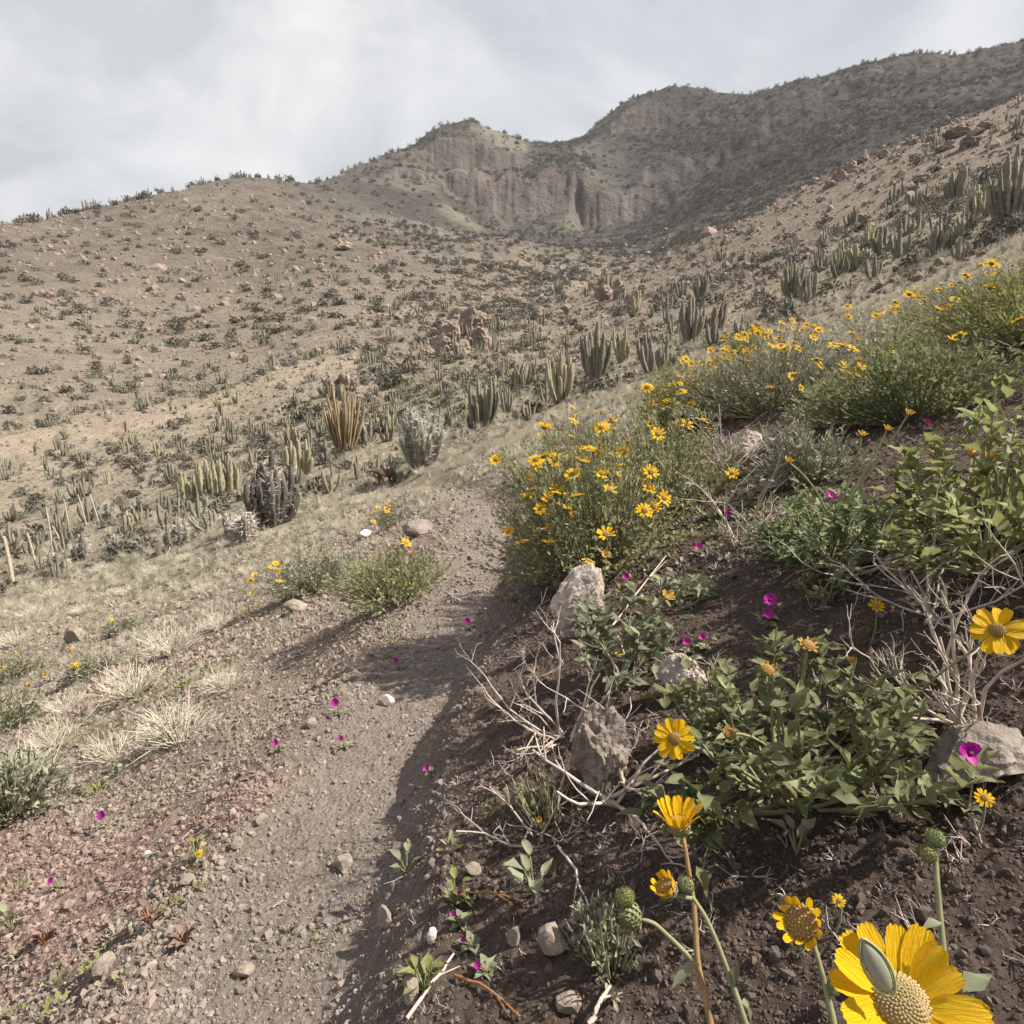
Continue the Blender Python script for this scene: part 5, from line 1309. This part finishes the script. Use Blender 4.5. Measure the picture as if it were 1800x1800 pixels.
def sprig(seed, m, n, ll, Hh):
    r = np.random.default_rng(seed); d = r.normal(0, 1, (n, 3)); d[:, 2] = np.abs(d[:, 2]) * .7 + .15
    p = d / np.linalg.norm(d, axis=1)[:, None] * r.uniform(.15, .7, (n, 1)); p[:, 2] *= Hh
    v, f = merge_inst(SMALL_V * np.array([1.4, 1, 1]), SMALL_F, frames(d, r.uniform(-1, 1, n)), p, ll * r.uniform(.6, 1.3, n)); return new_mesh('sprig', [(v, f, 0)], [m])
reds = [sprig(k, M_red, 16, .5, .6) for k in range(3)]
x, y, r_, a_, q = polar(30000, .7, 9, -60, 12, seed=2)
w = smooth(0.0, .5, fbm(x * .8, y * .8, 21.0, 4) + .6 * fbm(x * 3.1, y * 3.1, 22.0, 4) + .12) * .55 * smooth(.25, -.25, x - .02 * y); w *= np.where(lookup(u_, x, y) < 1.0, .05, 1)
k = q.random(len(x)) < w; x, y, r_ = x[k], y[k], r_[k]
scatter('red_ground_cover', reds, np.c_[x, y, gz(x, y)], q.uniform(.005, .013, len(x)) * np.clip(r_, .8, 9) ** .45, np.c_[np.zeros((len(x), 2)), q.uniform(0, 6, len(x))], q.integers(0, 3, len(x)), 'reddish low ground cover in patches', 'ground cover')
grs = [sprig(10 + k, [M_fol, M_folp, M_leafy][k], 18, .55, .9) for k in range(3)]
x, y, r_, a_, q = polar(12000, .8, 14, seed=3)
w = smooth(.05, .5, fbm(x * 1.3, y * 1.3, 51.0, 4)) * np.where(lookup(u_, x, y) < 1.2, .03, 1) * smooth(.7, 2.0, r_)
k = q.random(len(x)) < w; x, y, r_ = x[k], y[k], r_[k]
scatter('green_ground_cover', grs, np.c_[x, y, gz(x, y)], q.uniform(.010, .026, len(x)) * np.clip(r_, .8, 14) ** .5, np.c_[np.zeros((len(x), 2)), q.uniform(0, 6, len(x))], q.integers(0, 3, len(x)), 'small green seedlings scattered over the soil', 'ground cover')
tufts = [tuft_mesh(.5, .8, 26, 300 + k, [M_straw, M_folp, M_straw][k], .012, 'tuft') for k in range(3)]
x, y, r_, a_, q = polar(26000, 3.0, 26, seed=4)
w = (smooth(4.5, 8, r_ + 1.5 * fbm(x, y, 60.0, 2)) * .9 + .10) * np.where(lookup(u_, x, y) < 1.3, .03, 1) * (.35 + .65 * smooth(-.2, .3, fbm(x * .7, y * .7, 61.0, 3)))
k = q.random(len(x)) < w; x, y, r_ = x[k], y[k], r_[k]
scatter('dry_grass', tufts, np.c_[x, y, gz(x, y)], q.uniform(.05, .13, len(x)) * np.clip(r_ / 8, .7, 1.8), np.c_[np.zeros((len(x), 2)), q.uniform(0, 6, len(x))], q.integers(0, 3, len(x)), 'pale dry grass covering the crest of the slope', 'grass')
lit = [tuft_mesh(.6, .25, 5, 320 + k, M_dry, .02, 'litter') for k in range(3)]
x, y, r_, a_, q = polar(3400, .6, 7, seed=6)
w = np.where(x > .1, .8, .25) * np.where(lookup(u_, x, y) < 1.1, .1, 1); k = q.random(len(x)) < w; x, y, r_ = x[k], y[k], r_[k]
scatter('twig_litter', lit, np.c_[x, y, gz(x, y)], q.uniform(.015, .05, len(x)) * np.clip(r_, .8, 6) ** .4, np.c_[q.normal(0, .5, (len(x), 2)), q.uniform(0, 6, len(x))], q.integers(0, 3, len(x)), 'dead twig litter on the soil', 'litter')
# valley and slope scrub
scrub = cr_lo + [new_mesh('scrub_tuft', sum(cactus_parts(5, 1.0, .35, .06, 500, upright=.3), []), [M_cac, M_spine])] + tufts[:2]
x, y, r_, a_, q = polar(19500, 16, 135, seed=7)
w = .25 + .75 * smooth(-.15, .3, fbm(x * .12, y * .12, 70.0, 4)); w *= np.where((a_ < 0) & (r_ > 70), .35, 1.0); w *= smooth(1.5, 4.5, lookup(wd, x, y)) * np.where(a_ > .05, .6, 1)
k = q.random(len(x)) < w; x, y, r_ = x[k], y[k], r_[k]
pk = np.where(q.random(len(x)) < .40, q.integers(0, 5, len(x)), np.where(q.random(len(x)) < .10 + .08 * (x < 0), 5, q.integers(6, 8, len(x))))
sz = np.where(pk < 5, q.uniform(.14, .50, len(x)), np.where(pk == 5, q.uniform(.4, 1.2, len(x)), q.uniform(.2, .5, len(x)))) * np.clip(r_ / 40, .8, 1.5)
scatter('valley_scrub', scrub, np.c_[x, y, gz(x, y)], sz, np.c_[np.zeros((len(x), 2)), q.uniform(0, 6, len(x))], pk, 'dense low scrub and small cacti of the valley', 'scrub')
stones = [stone_tpl(420 + k, M_boul) for k in range(4)]
x, y, r_, a_, q = polar(21000, 15, 240, seed=8)
scatter('scree', stones, np.c_[x, y, gz(x, y)], np.exp(q.normal(0, .5, len(x))) * .11 * np.clip(r_ / 40, .5, 3), q.uniform(0, 6.28, (len(x), 3)), q.integers(0, 4, len(x)), 'stones strewn over valley and slopes', 'stones')
x, y, r_, a_, q = polar(54000, 75, 440, seed=9, power=.7)
ad = np.degrees(a_)
w = (.10 + .90 * smooth(-14, 2, ad + 10 * fbm(x * .02, y * .02, 80.0, 3))) * (.2 + .8 * smooth(-.25, .3, fbm(x * .035, y * .035, 81.0, 4)))
e = 2.0; sl = np.hypot(gz(x + e, y) - gz(x - e, y), gz(x, y + e) - gz(x, y - e)) / (2 * e); w *= np.where(sl > 1.15, .10, 1)
w *= np.where((ad > 5) & (r_ < 135), .0, 1)
k = q.random(len(x)) < w; x, y, r_ = x[k], y[k], r_[k]
scatter('mountain_scrub', cr_lo, np.c_[x, y, gz(x, y) - .1], q.uniform(.25, 1.05, len(x)) ** 1.3 * (.6 + r_ / 330), np.c_[np.zeros((len(x), 2)), q.uniform(0, 6, len(x))], q.integers(0, 5, len(x)), 'scrub spread over the far mountain', 'scrub')
# cacti and bushes along the skyline
q = np.random.default_rng(11); sx = np.sort(q.uniform(-20, 1800, 170)); P = []
for xx in sx:
    az = math.atan2(*[ray(xx, 200)[i] for i in (0, 1)]); rr_ = np.linspace(150, 470, 400)
    X, Y = rr_ * math.sin(az), rr_ * math.cos(az); Z = gz(X, Y); kk = int(np.argmax((Z - H) / rr_)); P.append((X[kk], Y[kk], Z[kk] - .2))
P = np.array(P); pk = np.where(q.random(len(P)) < .5, 5, q.integers(0, 5, len(P)))
scatter('skyline_scrub', scrub[:6], P, np.where(pk == 5, q.uniform(1.5, 3.4, len(P)), q.uniform(.9, 2.4, len(P))), np.c_[np.zeros((len(P), 2)), q.uniform(0, 6, len(P))], pk, 'cacti and bushes along the skyline', 'scrub')

# ---------------------------------------------------------------- air
V = np.array([(x, y, z) for x in (-900, 900) for y in (-300, 1600) for z in (float(GZ[(GR < 1550)].min()) - 1.0, float(GZ.max()) + 6.0)])
haze = link('haze', new_mesh('haze', [(V, np.array([(0, 1, 3, 2), (4, 6, 7, 5), (0, 4, 5, 1), (2, 3, 7, 6), (0, 2, 6, 4), (1, 5, 7, 3)]), 0)], smooth_sh=False))
hm = bpy.data.materials.new('air'); hm.use_nodes = True; t = hm.node_tree; t.nodes.clear()
ho = N(t, 'ShaderNodeOutputMaterial'); pv_ = N(t, 'ShaderNodeVolumePrincipled', Density=0.00016); pv_.inputs['Color'].default_value = (.86, .90, .96, 1)
t.links.new(pv_.outputs[0], ho.inputs['Volume']); haze.data.materials.append(hm); haze['kind'] = 'stuff'
haze['label'] = 'thin pale air haze over the whole valley'; haze['category'] = 'haze'
